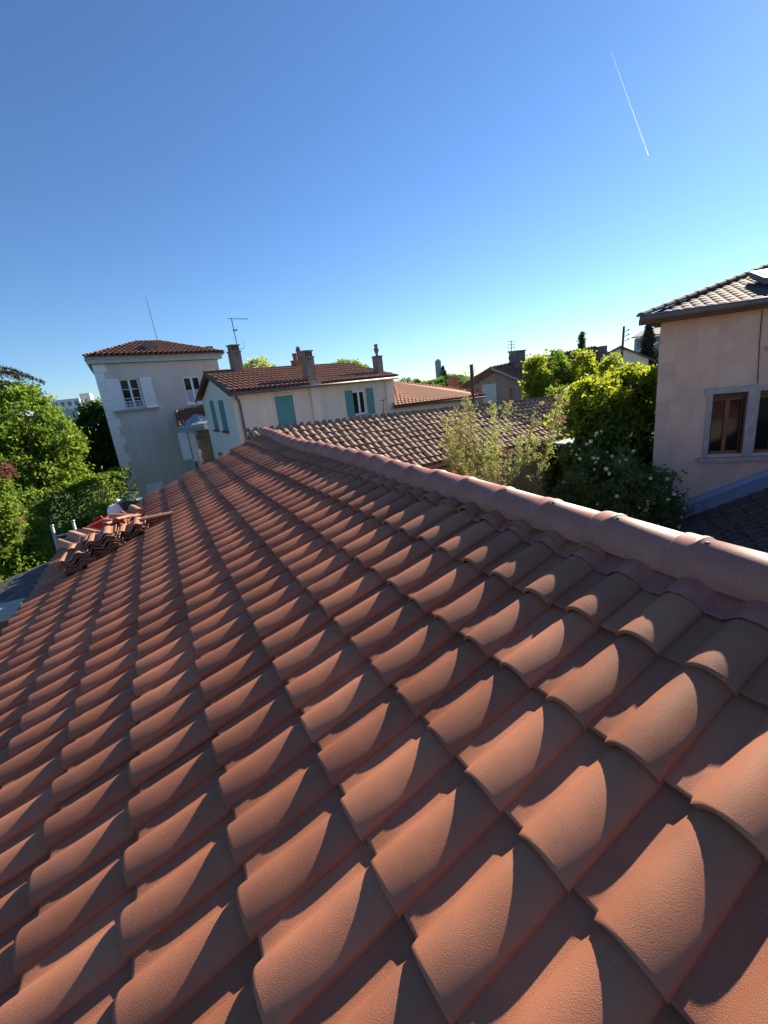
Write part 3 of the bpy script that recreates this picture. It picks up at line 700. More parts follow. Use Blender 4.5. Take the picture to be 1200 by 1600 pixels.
mR0, mR1 = V3(*MF.p(-0.32,0,0))+gd*0.5, V3(*MF.p(9.6,0,0))+gd*0.5
mR0[2] = 7.66; mR1[2] = 7.64
mB0, mB1 = V3(*MF.p(-0.32,6.55,0))+gd*1.08, V3(*MF.p(11.15,6.55,0))+gd*1.08
hip_face(mid, mE0, mE1, mR1, mR0, 'oldtile_red', 0.245, 0.40, 8, 'roof')
hip_face(mid, mE1, mB1, mR1, mR1, 'oldtile_red', 0.245, 0.40, 9, 'roof')
obj('rear_slope', MB().prism([mB0, mB1, mR1, mR0], (0,0,-0.05)), 'oldtile_red', mid)
ridge_caps(mid, mR0, mR1, 26, 0.10, 'oldtile_red'); ridge_caps(mid, mE1+V3(0,0,.02), mR1, 9, 0.10, 'oldtile_red', 'hip_cap')
# verge board and gutter
vb_ = MB(); vb_.prism([mE0+V3(-.01,0,-.02), mR0+V3(-.01,0,-.02), mR0+V3(-.01,0,-.16), mE0+V3(-.01,0,-.16)], MF.t.tolist()+[0] if False else (0.05*MF.t[0], 0.05*MF.t[1], 0))
vb_.prism([mB0+V3(-.01,0,-.02), mR0+V3(-.01,0,-.02), mR0+V3(-.01,0,-.16), mB0+V3(-.01,0,-.16)], (0.05*MF.t[0], 0.05*MF.t[1], 0))
obj('verge_board', vb_, 'eavewood', mid)
gb = MB(); gb.tube([V3(*MF.p(-0.3,6.53,0.42)), V3(*MF.p(11.1,6.53,0.42))], 0.065, 7); obj('gutter', gb, 'gutter', mid, smooth=True)
dp = MB(); dp.tube([MF.p(-0.02,6.48,0.40), MF.p(0.02,6.36,0.30), MF.p(0.24,6.28,0.10), MF.p(0.28,6.1,0.08), MF.p(0.28,0.2,0.08)], 0.045, 8); obj('downpipe', dp, 'gutter', mid, smooth=True)
pb = MB(); MF.box(pb, 4.42, 4.98, 0, 6.48, 0.002, 0.16); obj('pilaster', pb, 'mid_wall', mid)
pb = MB(); MF.box(pb, 10.28, 10.98, 0, 6.47, 0.003, 0.14); obj('pilaster', pb, 'mid_wall', mid)
# closed shutter window with stone surround
sb_ = MB(); MF.box(sb_, 2.10, 2.21, 4.86, 6.36, 0.0, 0.03); MF.box(sb_, 3.31, 3.42, 4.86, 6.36, 0.0, 0.03); MF.box(sb_, 2.212, 3.308, 6.26, 6.36, 0.0, 0.03); MF.box(sb_, 2.212, 3.308, 4.84, 4.94, 0.0, 0.05)
obj('window_surround', sb_, 'mid_wall', mid)
shutter(mid, MF, 2.22, 3.30, 4.95, 6.25, 'teal', d=0.0, louvre=False, rails=0)
window(mid, MF, 7.50, 8.52, 4.88, 6.10, 'white', d=-0.06, leaves=2, rows=1, fw=0.085, sill=0.10)
shutter(mid, MF, 6.92, 7.46, 4.86, 6.14, 'teal', louvre=False, rails=0); shutter(mid, MF, 8.62, 9.16, 4.82, 6.16, 'teal', louvre=False, rails=0)
sb_ = MB(); MF.box(sb_, 7.30, 8.70, 6.16, 6.26, 0.0, 0.03); obj('lintel', sb_, 'mid_wall', mid)
lb = MB(); lb.tube([MF.p(9.75,5.42,0.15), MF.p(9.95,5.52,0.30), MF.p(10.9,5.60,0.30)], 0.014, 5); lb.tube([MF.p(9.82,5.45,0.0), MF.p(9.82,5.45,0.22), MF.p(9.80,4.4,0.03)], 0.02, 5); obj('wall_bracket', lb, 'darkmetal', mid)
for u0, u1, z0, z1 in ((3.56, 4.30, 5.06, 6.42), (1.66, 2.50, 5.04, 6.38)):
    shutter(mid, GF, u0, u1, z0, z1, 'teal', d=0.0, louvre=False, rails=0)
    q = MB(); GF.box(q, u0-0.05, u1+0.05, z0-0.10, z0-0.01, 0.0, 0.12); obj('sill', q, 'eavewood', mid)
shutter(mid, GF, 3.9, 4.6, 2.4, 3.9, 'teal', d=0.05, louvre=False, rails=0); shutter(mid, GF, 2.2, 2.9, 2.4, 3.8, 'teal', d=0.05, louvre=False, rails=0)
# chimneys
def chimney_stack(root, F, u, z0, z1, d, w=0.5, pots='slab', m='chimney'):
    b = MB(); F.box(b, u-w/2, u+w/2, z0, z1, d-w*0.4, d+w*0.4); F.box(b, u-w/2-0.03, u+w/2+0.03, z1+0.001, z1+0.06, d-w*0.4-0.03, d+w*0.4+0.03)
    o = obj('chimney', b, m, root)
    if pots == 'slab':
        q = MB()
        for uu in (-1, -0.33, 0.33, 1): F.box(q, u+uu*(w/2-0.04)-0.03, u+uu*(w/2-0.04)+0.03, z1+0.062, z1+0.28, d-0.15, d+0.15)
        F.box(q, u-w/2-0.02, u+w/2+0.02, z1+0.281, z1+0.33, d-0.22, d+0.22); obj('chimney_cap', q, m, o)
    elif pots == 'urn':
        q = MB(); q.lathe(F.p(u, z1+0.06, d), [(.10,0),(.06,.08),(.09,.16),(.14,.28),(.13,.38),(.07,.46),(.11,.52),(.12,.58),(.05,.60)], 10); obj('chimney_pot', q, m, o, smooth=True)
    return o
chimney_stack(mid, MF, 4.62, 6.55, 7.78, 0.0, 0.52)
fz = MB(); MF.box(fz, 4.26, 4.98, 6.60, 6.70, -0.1, 0.40); obj('chimney_flashing', fz, 'zinc', mid)
chimney_stack(mid, MF, 10.2, 6.8, 7.70, -0.25, 0.46, 'urn')
chimney_stack(mid, MF, 2.15, 7.0, 8.40, -2.5, 0.50, 'slab')
chimney_stack(mid, MF, 6.45, 7.0, 7.92, -2.9, 0.6, None, 'brick')
q = MB(); q.lathe(MF.p(6.30,7.98,-2.9), [(.10,0),(.12,.25),(.16,.30),(.10,.34)], 10); q.lathe(MF.p(6.62,7.98,-2.9), [(.11,0),(.10,.3),(.14,.5),(.08,.62),(.12,.66)], 10); obj('chimney_pot', q, 'chimney', mid, smooth=True)
# yagi aerial beside the left chimney
ant = thing('tv_antenna', MF.p(2.55,7.7,-2.6), 'spindly television aerial on a mast beside the chimney of the cream house', 'antenna')
a0 = np.array(MF.p(2.50,7.5,-2.6)); a1 = np.array(MF.p(2.44,9.9,-2.6))
q = MB(); q.tube([a0, a1], 0.022, 5); obj('pole', q, 'gutter', ant)
q = MB(); q.tube([a1+V3(-.15,0,-.02), a1+V3(.72,.1,-.05)], 0.013, 4); obj('boom', q, 'gutter', ant)
for i in range(6):
    c = a1+V3(-.1+.15*i, .015*i, -.02-.004*i); q = MB(); q.tube([c+V3(-.05,.22,.04), c+V3(.05,-.22,-.04)], 0.007, 4); obj('element', q, 'gutter', ant)
q = MB(); c = lerp(a0, a1, 0.45); q.tube([c+V3(0,0,0), c+V3(.22,0,-.03), c+V3(.32,0,.12), c+V3(.30,0,.32)], 0.012, 4); obj('bracket', q, 'gutter', ant)
q = MB(); c = lerp(a0, a1, 0.78); q.tube([c+V3(-.05,0,0), c+V3(.16,0,.02)], 0.03, 5); obj('amplifier', q, 'gutter', ant)

# ------------------------------------------------------------------ low orange-roofed house behind
lowh = thing('low_house', (15.5, 22.5, 0.0), 'low house with orange tile hip roof and pale cornice, right of the cream house', 'house')
lE0, lE1 = V3(11.9,21.75,5.02), V3(17.3,20.6,4.98); lR0, lR1 = V3(13.2,24.6,6.42), V3(20.9,25.6,5.10)
LF = Fac((12.0,22.1), (17.1,21.0))
q = MB(); LF.box(q, 0, LF.L, 0, 4.86, -4.0, 0.0); obj('wall', q, 'mid_wall', lowh)
q = MB(); LF.box(q, -0.15, LF.L+0.2, 4.80, 4.93, -0.1, 0.20); obj('cornice', q, 'cornice', lowh)
roof_plane(lowh, 'roof', lE0, lE1, lR0, lR1, 'orangetile', 0.30, 0.34, seed=21)
q = MB(); q.tube([lE0+V3(0,-.05,-.05), lE1+V3(0,-.05,-.05)], 0.06, 6); obj('gutter', q, 'eavewood', lowh, smooth=True)

# ------------------------------------------------------------------ right-hand house: pink-beige wall, twin casements, hipped roof
RF = Fac((10.91,6.69), (14.77,2.09))
rh = thing('rendered_house', (*RF.A, 0.0), 'pink-beige rendered house with brown casement windows cropped by the right edge', 'house')
rholes = [(1.13, 1.79, 3.74, 5.16), (2.00, 2.72, 3.74, 5.16)]
q = MB(); RF.wall(q, 0, 5.6, 0, 6.95, rholes, 0.30)
RS = V3(math.sin(R_(62)), math.cos(R_(62)), 0)*3.9
bk = tuple(V3(*RF.p(0,0))+RS); q.add([RF.p(0,0), bk, (bk[0],bk[1],6.95), RF.p(0,6.95)], [(0,1,2,3)])
bk2 = tuple(V3(*RF.p(5.6,0))+RS); q.add([RF.p(5.6,0), bk2, (bk2[0],bk2[1],6.95), RF.p(5.6,6.95)], [(0,1,2,3)]); q.add([bk, bk2, (*bk2[:2],6.95), (*bk[:2],6.95)], [(0,1,2,3)])
obj('wall', q, 'right_wall', rh, fix=False)
z = 0.3; i = 0
while z < 6.6:
    h = rnd.uniform(0.34, 0.48); ww = rnd.choice([0.22, 0.34, 0.28]); q = MB()
    RF.box(q, -0.006, ww, z, z+h-0.02, -0.03, 0.007); obj('quoin', q, 'quoin_dull', rh); z += h; i += 1
re0, re1 = V3(*RF.p(-0.48,7.02,0.46)), V3(*RF.p(6.1,7.02,0.46)); re3 = re0+RS*1.12; re2 = re1+RS*1.12
rr1, rr2 = V3(*RF.p(2.95,8.12,-3.45)), V3(*RF.p(4.0,8.12,-3.45))
hip_face(rh, re0, re1, rr2, rr1, 'browntile', 0.21, 0.26, 31, 'roof', hf=0.14); hip_face(rh, re3, re0, rr1, rr1, 'browntile', 0.21, 0.26, 32, 'roof', hf=0.14)
hip_face(rh, re1, re2, rr2, rr2, 'browntile', 0.21, 0.26, 33, 'roof', hf=0.14); hip_face(rh, re2, re3, rr1, rr2, 'browntile', 0.21, 0.26, 34, 'roof', hf=0.14)
ridge_caps(rh, re0+V3(0,0,.03), rr1, 13, 0.11, 'browntile', 'hip_cap'); ridge_caps(rh, rr1, rr2, 3, 0.11, 'browntile')
q = MB(); RF.box(q, -0.46, 6.1, 6.88, 7.01, -0.0, 0.44);  obj('eave_soffit', q, 'eavewood', rh)
q = MB(); q.tube([RF.p(-0.50,7.00,0.52), RF.p(6.1,7.00,0.52)], 0.075, 8); obj('gutter', q, 'gutter', rh, smooth=True)
def on_hip(u, s):      # point on the front roof face: u along, s from eave (0) to ridge (1)
    return lerp(RF.p(u,7.10,0.46), RF.p(u,8.20,-3.45), s)
q = MB(); a, b, c, d = on_hip(2.05,.30), on_hip(2.75,.30), on_hip(2.75,.56), on_hip(2.05,.56)
q.hexa([a, b, c, d, a+V3(0,0,.14), b+V3(0,0,.14), c+V3(0,0,.14), d+V3(0,0,.14)]); sk = obj('skylight', q, 'gutter', rh)
q = MB(); q.hexa([lerp(a,c,.12)+V3(0,0,.141), lerp(b,d,.12)+V3(0,0,.141), lerp(c,a,.12)+V3(0,0,.141), lerp(d,b,.12)+V3(0,0,.141), lerp(a,c,.12)+V3(0,0,.15), lerp(b,d,.12)+V3(0,0,.15), lerp(c,a,.12)+V3(0,0,.15), lerp(d,b,.12)+V3(0,0,.15)]); obj('pane', q, 'slate', sk)
# windows
for (u0, u1) in ((1.13,1.79),(2.00,2.72)):
    w_ = window(rh, RF, u0, u1, 3.74, 5.04, 'wood', d=-0.16, leaves=2, rows=1, fw=0.055)
    q = MB(); RF.box(q, u0, u0+0.035, 3.75, 5.15, -0.16, -0.03); RF.box(q, u1-0.035, u1, 3.75, 5.15, -0.16, -0.03); obj('reveal_frame', q, 'darkwood', w_)
    q = MB(); RF.box(q, u0+0.036, u1-0.036, 5.042, 5.155, -0.18, -0.06); obj('roller_box', q, 'darkwood', w_)
for nm, (u0, u1, z0, z1, d1) in dict(jamb=(1.02,1.128,3.68,5.165,.025), mullion=(1.792,1.998,3.68,5.165,.045), lintel=(0.96,3.0,5.168,5.30,.04), window_sill=(0.93,3.0,3.58,3.675,.12), jamb_=(2.722,2.86,3.68,5.165,.035)).items():
    q = MB(); RF.box(q, u0, u1, z0, z1, -0.2, d1); obj(nm.strip('_'), q, 'surround', rh)
q = MB(); q.tube([RF.p(1.86,6.86,0.02), RF.p(1.88,6.2,0.022), RF.p(1.93,5.32,0.02)], 0.010, 5); obj('cable', q, 'eavewood', rh)
q = MB(); RF.box(q, 2.0, 2.16, 6.02, 6.10, 0.0, 0.10); obj('bracket', q, 'surround', rh)

# lean-to with blackened roof and zinc flashing against that wall
lt = thing('lean_to', RF.p(2.0,0,1.5), 'lean-to with blackened mossy tile roof and zinc flashing against the pink-beige wall', 'lean-to')
q = MB(); RF.box(q, 0.62, 4.6, 0, 2.05, 0.35, 4.4); obj('wall', q, 'near_wall', lt)
hip_face(lt, V3(*RF.p(0.45,2.22,4.6)), V3(*RF.p(0.45,2.22,0.74)), V3(*RF.p(4.4,4.10,0.74)), V3(*RF.p(4.4,4.10,4.6)), 'blacktile', 0.22, 0.30, 41, 'roof')
def zp(u, d, h=0.0): return RF.p(u, 2.22+(u-0.45)*0.476+h, d)
q = MB()
for a, b in ((0.42,1.05),(1.052,1.72),(1.722,2.40),(2.402,3.05)):
    q.hexa([zp(a,.80,.05), zp(b,.80,.05), zp(b,.012,.07), zp(a,.012,.07), zp(a,.80,.075), zp(b,.80,.075), zp(b,.012,.095), zp(a,.012,.095)])
    q.hexa([zp(b-.012,.80,.076), zp(b+.004,.80,.076), zp(b+.004,.06,.096), zp(b-.012,.06,.096), zp(b-.012,.80,.09), zp(b+.004,.80,.09), zp(b+.004,.06,.108), zp(b-.012,.06,.108)])
q.hexa([zp(.42,.058,.098), zp(3.05,.058,.098), zp(3.05,.006,.10), zp(.42,.006,.10), zp(.42,.050,.23), zp(3.05,.050,.23), zp(3.05,.006,.23), zp(.42,.006,.23)])
obj('zinc_flashing', q, 'zinc', lt)
q = MB(); q.tube([RF.p(0.36,2.17,0.05), RF.p(0.36,2.13,4.6)], 0.075, 8); obj('gutter', q, 'zinc', lt, smooth=True)
mo = np.array([zp(rnd.uniform(0.9,2.2), rnd.uniform(1.2,2.6), 0.10) for _ in range(420)])

# ------------------------------------------------------------------ far houses
fh = thing('stone_house', (22.3, 25.9, 0.0), 'distant stone house with broad grey roof, dish and gable facing the camera', 'house')
gl_, gr_, ga = V3(20.3,27.1,0), V3(24.4,24.7,0), V3(22.35,25.9,0)
q = MB(); q.add([gl_, gr_, gr_+V3(0,0,5.25), ga+V3(0,0,6.42), gl_+V3(0,0,5.35)], [(0,1,2,3,4)])
bx = V3(9.0,-1.6,0); q.add([gr_, gr_+bx+V3(1,2,0), gr_+bx+V3(1,2,5.2), gr_+V3(0,0,5.25)], [(0,1,2,3)]); q.add([gl_, gl_+bx, gl_+bx+V3(0,0,5.3), gl_+V3(0,0,5.35)], [(0,1,2,3)])
obj('wall', q, 'stone', fh, fix=False)
gdir = (gr_-gl_)/np.linalg.norm(gr_-gl_); on = V3(-gdir[1], gdir[0], 0); on = on if on@(-gl_) > 0 else -on
rA = ga+on*0.35+V3(0,0,6.60); rB = ga+bx+V3(0,0,7.30)
rLn = gl_+on*0.35-gdir*0.35+V3(0,0,5.30); rRn = gr_+on*0.35+gdir*0.35+V3(0,0,5.18); rRf = gr_+gdir*0.35+bx+V3(0.6,-.6,5.3); rLf = gl_+bx+V3(0,0,5.3)
roof_plane(fh, 'roof', rRn, rRf, rA, rB, 'browntile', 0.3, 0.35, seed=51); roof_plane(fh, 'roof', rLf, rLn, rB, rA, 'oldtile_red', 0.3, 0.35, seed=52)
q = MB(); q.prism([rLn+V3(0,0,-.02), rA+V3(0,0,-.02), rA+V3(0,0,-.2), rLn+V3(0,0,-.2)], tuple(on*0.06)); obj('verge_board', q, 'eavewood', fh)
q = MB(); q.prism([rRn+V3(0,0,-.02), rA+V3(0,0,-.02), rA+V3(0,0,-.16), rRn+V3(0,0,-.16)], tuple(on*0.06)); obj('verge_board', q, 'surround', fh)
FF = Fac(tuple(gl_[:2]), tuple(gr_[:2]))
q = MB(); FF.box(q, 1.75, 2.75, 3.6, 5.45, 0.0, 0.05); obj('door_panel', q, 'cornice', fh)
q = MB(); FF.box(q, 3.7, 3.85, 2.5, 5.0, 0.0, 0.06); obj('brick_jamb', q, 'brick', fh)
q = MB(); c = lerp(rA, rB, 0.24)+V3(0,0,0); q.box(c[0]-.45, c[0]+.45, c[1]-.35, c[1]+.35, 5.9, 7.45); q.box(c[0]-.5, c[0]+.5, c[1]-.4, c[1]+.4, 7.452, 7.55); obj('chimney', q, 'chimney', fh)
q = MB(); q.box(20.9,21.5,28.6,29.1,5.2,6.25); obj('chimney', q, 'brick', fh)
an2 = thing('dish_antenna', (c[0]-.75, c[1], 6.6), 'small aerial with satellite dish beside the chimney of the distant stone house', 'antenna')
q = MB(); q.tube([(c[0]-.62,c[1]-.1,6.5),(c[0]-.62,c[1]-.1,8.25)], 0.03, 5); obj('pole', q, 'gutter', an2)
q = MB()
for i in range(4): q.tube([(c[0]-.62-.35,c[1]-.1+.0,8.2-.22*i),(c[0]-.62+.35,c[1]-.15,8.2-.22*i)], 0.018, 4)
q.tube([(c[0]-.92,c[1]-.1,8.22),(c[0]-.92,c[1]-.1,7.5)], 0.015, 4); q.tube([(c[0]-.35,c[1]-.1,8.22),(c[0]-.35,c[1]-.1,7.5)], 0.015, 4); obj('aerial_grid', q, 'gutter', an2, kind='stuff')
q = MB(); q.tube([(c[0]-.85,c[1]-.3,7.0),(c[0]-.90,c[1]-.42,7.02),(c[0]-.93,c[1]-.5,7.04)], [0.05,0.22,0.30], 12, cap=True); obj('dish', q, 'gutter', an2, smooth=False)
sh = thing('small_white_house', (27.9, 19.4, 0.0), 'small distant house with pale gable and dark verge beside the pine', 'house')
SF = Fac((27.15,20.55), (28.75,18.30)); q = MB(); q.add([SF.p(0,0), SF.p(SF.L,0), SF.p(SF.L,6.0), SF.p(SF.L*.42,6.82), SF.p(0,6.45)], [(0,1,2,3,4)])
q.add([SF.p(SF.L,0), SF.p(SF.L,0,-5), SF.p(SF.L,6.0,-5), SF.p(SF.L,6.0)], [(0,1,2,3)]); obj('wall', q, 'gable_wall', sh, fix=False)
q = MB(); q.prism([SF.p(-.25,6.38,.3), SF.p(SF.L*.42,6.98,.3), SF.p(SF.L*.42,6.86,.3), SF.p(-.25,6.24,.3)], tuple(np.r_[-SF.n*5, 0])); obj('roof', q, 'browntile', sh)
q = MB(); q.prism([SF.p(SF.L+.3,5.92,.3), SF.p(SF.L*.42,6.98,.3), SF.p(SF.L*.42,6.86,.3), SF.p(SF.L+.3,5.78,.3)], tuple(np.r_[-SF.n*5, 0])); obj('roof', q, 'eavewood', sh)
q = MB(); SF.box(q, -0.2, 0.35, 6.3, 7.15, -2.2, -1.6); obj('chimney', q, 'chimney', sh)
p1 = thing('post', (11.24,14.06,0), 'weathered brown wooden post rising behind the canal tile roof', 'post')
q = MB(); q.tube([(11.24,14.06,0),(11.22,14.06,6.55)], [0.075,0.065], 8); obj('shaft', q, 'darkwood', p1); q = MB(); q.tube([(11.22,14.06,6.552),(11.22,14.06,6.60)], 0.08, 8); obj('cap', q, 'eavewood', p1)
p2 = thing('utility_pole', (24.5,17.3,0), 'thin utility pole with insulators in front of the small white house', 'pole')
q = MB(); q.tube([(24.46,17.37,0),(24.6,17.18,7.9)], [0.09,0.06], 7); obj('shaft', q, 'darkwood', p2)
for i in range(3):
    q = MB(); q.tube([(24.59,17.18,7.6-.25*i),(24.80,17.02,7.66-.25*i)], 0.02, 5); q.lathe((24.80,17.02,7.64-.25*i), [(.03,0),(.05,.04),(.02,.10)], 7); obj('insulator', q, 'gutter', p2)
# skyline: slab tower with low white block, apartment block at the left, glass block at the right
ft = thing('slab_tower', (227,329,0), 'slim grey tower on the skyline between the orange roof and the stone house', 'tower')
q = MB(); q.box(225.2,228.6,327,331,0,21.5); obj('shaft', q, 'fargrey', ft); q = MB(); q.box(226,228,328,330,21.52,22.6); obj('roof_plant', q, 'fargrey', ft)
fb_ = thing('low_block', (230,325,0), 'low pale block at the foot of the slim skyline tower', 'building')
q = MB(); q.box(224,236,318,324,0,5.2); obj('wall', q, 'farwhite', fb_)
q = MB(); q.box(224.5,235.5,317.9,317.99,2.6,4.0); obj('window', q, 'farglass', fb_)
ab = thing('apartment_block', (-20,160,0), 'bright white apartment block seen between the cedar and the grey tower house', 'building')
q = MB(); q.box(-24.5,-17.5,160,170,0,12.6); obj('wall', q, 'farwhite', ab); q = MB(); q.box(-17.49,-14.9,163,172,0,13.9); obj('stair_tower', q, 'farwhite', ab); q = MB(); q.box(-14.88,-9,166,175,0,11.6); obj('wing', q, 'farwhite', ab)
q = MB(); q.box(-22.5,-18.5,158,159.99,0,9.6); obj('bay', q, 'fargrey', ab)
for zi in range(3):
    for xi in range(4):
        q = MB(); x0 = -24+xi*1.7; q.box(x0, x0+0.9, 159.9, 159.98, 6.0+zi*2.3, 7.2+zi*2.3); obj('window', q, 'farglass', ab)
gb_ = thing('glazed_block', (51,31.7,0), 'pale blue glazed block peeping between the pine and the right-hand eave', 'building')
GBF = Fac((50.0,33.5), (54.5,27.0)); q = MB(); GBF.box(q, 0, 7, 0, 8.15, -6, 0); obj('wall', q, 'fargrey', gb_); q = MB(); GBF.box(q, 0.2, 6.8, 7.0, 7.95, 0.001, 0.05); obj('window', q, 'farglass', gb_)
q = MB(); q.prism([GBF.p(-.4,8.16,.5), GBF.p(7.4,8.16,.5), GBF.p(6.5,9.0,-3), GBF.p(1,9.0,-3)], (0,0,.12)); obj('roof', q, 'slate', gb_)

# ------------------------------------------------------------------ garden terrace beyond the outbuilding: slab, railing, rubble wall
tr = thing('terrace_wall', (11.6,9.3,0), 'rubble stone terrace wall half hidden behind the white rose bush', 'wall')
q = MB(); q.box(10.95,12.9,9.45,9.75,0,3.2); obj('core', q, 'stone', tr)
for r_i in range(9):
    x = 10.93+rnd.uniform(0,.1); zz = 1.55+r_i*0.185
    while x < 12.8:
        w_ = rnd.uniform(.18,.36); q = MB(); e_ = [rnd.uniform(-.012,.012) for _ in range(8)]
        q.hexa([(x,9.40+e_[0],zz+.01),(x+w_-.02,9.40+e_[1],zz+.01+e_[2]),(x+w_-.02,9.46,zz+.01),(x,9.46,zz+.01),(x+.01,9.40+e_[3],zz+.17+e_[4]),(x+w_-.03,9.40+e_[5],zz+.17+e_[6]),(x+w_-.03,9.46,zz+.17),(x+.01,9.46,zz+.17)])
        obj('stone', q, 'stone', tr); x += w_
q = MB(); q.box(10.9,12.95,9.36,9.80,3.23,3.30); obj('coping', q, 'quoin', tr)
rl = thing('railing', (11.6,9.5,3.3), 'dark iron railing on top of the rubble terrace wall', 'railing')
q = MB(); q.tube([(10.95,9.5,3.82),(12.6,9.5,3.82)], 0.02, 6); obj('handrail', q, 'darkmetal', rl)
for i in range(12):
    q = MB(); q.tube([(11.0+.14*i,9.5,3.30),(11.0+.14*i,9.5,3.81)], 0.011, 5); obj('baluster', q, 'darkmetal', rl)
cs = top(obj('canopy_slab', MB().box(10.55,12.25,8.95,9.75,3.93,3.98), 'cornice'), 'thin pale canopy slab above the terrace railing, beside the ivy column', 'slab')

# ------------------------------------------------------------------ vegetation
def leaf_mesh(name, C, size, m, rs, aspect=0.55, up=0.0, axis=None):
    """one small kite-shaped leaf (a quad) at every point of C"""
    n = len(C); a = rs.normal(size=(n,3))
    if axis is not None: a = a*0.45+axis
    a /= np.linalg.norm(a, axis=1, keepdims=True)
    b = rs.normal(size=(n,3)); b[:,2] *= (1-up)
    b -= a*(a*b).sum(1, keepdims=True); b /= np.linalg.norm(b, axis=1, keepdims=True)+1e-9
    sz = (size*rs.uniform(0.6, 1.35, n))[:,None]
    nrm = np.cross(a, b)
    V = np.stack([C-a*sz, C+b*sz*aspect+a*sz*.1+nrm*sz*.12, C+a*sz, C-b*sz*aspect+a*sz*.1+nrm*sz*.12], 1).reshape(-1,3)
    return np_mesh(name, V, np.arange(n*4).reshape(n,4), M[m])
def clump_points(blobs, nclump, per, rc, rs, hollow=0.55, flat=0.75):
    vol = np.array([b[1][0]*b[1][1]*b[1][2] for b in blobs])**0.75; pick = rs.choice(len(blobs), nclump, p=vol/vol.sum())
    c = np.array([b[0] for b in blobs], float)[pick]; r = np.array([b[1] for b in blobs], float)[pick]
    d = rs.normal(size=(nclump,3)); d /= np.linalg.norm(d, axis=1, keepdims=True)
    rad = hollow+(1.04-hollow)*rs.random(nclump)**0.6
    cc = c+d*r*rad[:,None]
    s = (rs.uniform(0.55, 1.3, nclump)*rc)[:,None,None]
    P = cc[:,None,:]+rs.normal(size=(nclump,per,3))*0.55*s*np.array([1,1,flat])
    return P.reshape(-1,3), cc
def tree(name, base, blobs, leaf, nclump, per, rc, size, label, cat, seed, trunk=0.15, fork=0.45, group=None, bark='bark', limbs=7, hollow=0.5, aspect=0.55, flat=0.75):
    rs = np.random.default_rng(seed); base = np.array(base, float)
    t = thing(name, tuple(base), label, cat, group)
    P, cc = clump_points(blobs, nclump, per, rc, rs, hollow, flat)
    P = P[P[:,2] > base[2]+0.03]
    o = inst('crown', leaf_mesh('crown', P-base, size, leaf, rs, aspect), t, (0,0,0))
    mb = MB(); ctr = np.mean([b[0] for b in blobs], 0); h = ctr[2]-base[2]; f = base+V3(0,0,h*fork)+(ctr-base)*V3(.4,.4,0)
    path = [base, base+(f-base)*.5+V3(rs.uniform(-.05,.05)*h*.5, rs.uniform(-.05,.05)*h*.5, 0), f]
    mb.tube(path, [trunk, trunk*.82, trunk*.7], 7)
    for i in range(limbs):
        e_ = cc[rs.integers(len(cc))]; m_ = (f+e_)/2+V3(0,0,.08*h)
        mb.tube([f-V3(0,0,trunk*.5), m_, e_], [trunk*.5, trunk*.3, trunk*.08], 5)
    obj('trunk', mb, bark, t, smooth=True, fix=False)
    return t
def bl(x, y, z, rx, ry=None, rz=None): return ((x,y,z), (rx, ry or rx, rz or rx))

# left garden
tree('broadleaf_tree', (-5.4,24.2,0), [bl(-5.0,24.4,6.6,1.35,1.5,1.3), bl(-6.3,24.0,6.5,1.6,1.5,1.6), bl(-4.1,24.6,5.5,1.0,1.2,1.3), bl(-5.6,24,4.8,1.7,1.5,1.5), bl(-4.0,24.2,4.0,.9,1.0,1.0)], 'leaf_light', 360, 70, 0.36, 0.085,
     'large fresh green broadleaf tree lit by the sun at the left edge', 'tree', 1, 0.22, 0.4, limbs=10)
tree('broadleaf_tree', (-3.1,33.5,0), [bl(-3.0,33.4,5.6,1.0,1.1,1.6), bl(-2.7,33.2,4.3,1.0,1.1,1.6), bl(-3.6,33.3,4.0,0.9,1,1.2), bl(-2.4,33.0,3.0,.9,1,1.0)], 'leaf_dark', 300, 80, 0.34, 0.10,
     'dark green tree close against the corner of the grey tower house', 'tree', 2, 0.2, 0.35, limbs=7)
# cedar: flat drooping tiers
def cedar(base, label, seed):
    rs = np.random.default_rng(seed); base = np.array(base, float); t = thing('cedar_tree', tuple(base), label, 'tree')
    tb = MB(); tb.tube([base, base+V3(0,0,5), base+V3(.1,0,10.2)], [0.4,0.28,0.06], 8); pts = []
    for i in range(84):
        z = rs.uniform(2.2, 9.9); ang = rs.uniform(0, 2*math.pi); L = (10.6-z)*0.52+1.5+rs.uniform(-.3,.5)
        d = V3(math.cos(ang), math.sin(ang), 0); p0 = base+V3(0,0,z)
        path = [p0+d*L*s+V3(0,0,0.25*s-0.95*s*s) for s in (0,.35,.7,1)]
        tb.tube(path, [.07,.05,.03,.01], 4)
        for _ in range(230):
            s = rs.uniform(.25,1.02); w_ = rs.normal()*.34*(1.15-.5*s); q = p0+d*L*s+V3(0,0,.25*s-.95*s*s)+np.cross(d,(0,0,1))*w_
            pts.append(q+V3(0,0,-abs(w_)*.25+rs.normal()*.05))
    obj('trunk', tb, 'bark', t, smooth=True, fix=False)
    inst('crown', leaf_mesh('crown', np.array(pts)-base, 0.11, 'leaf_cedar', rs, 0.28, up=.6), t, (0,0,0))
cedar((-7.7,33.0,0), 'spreading dark cedar with drooping tiers behind the fresh green tree', 5)
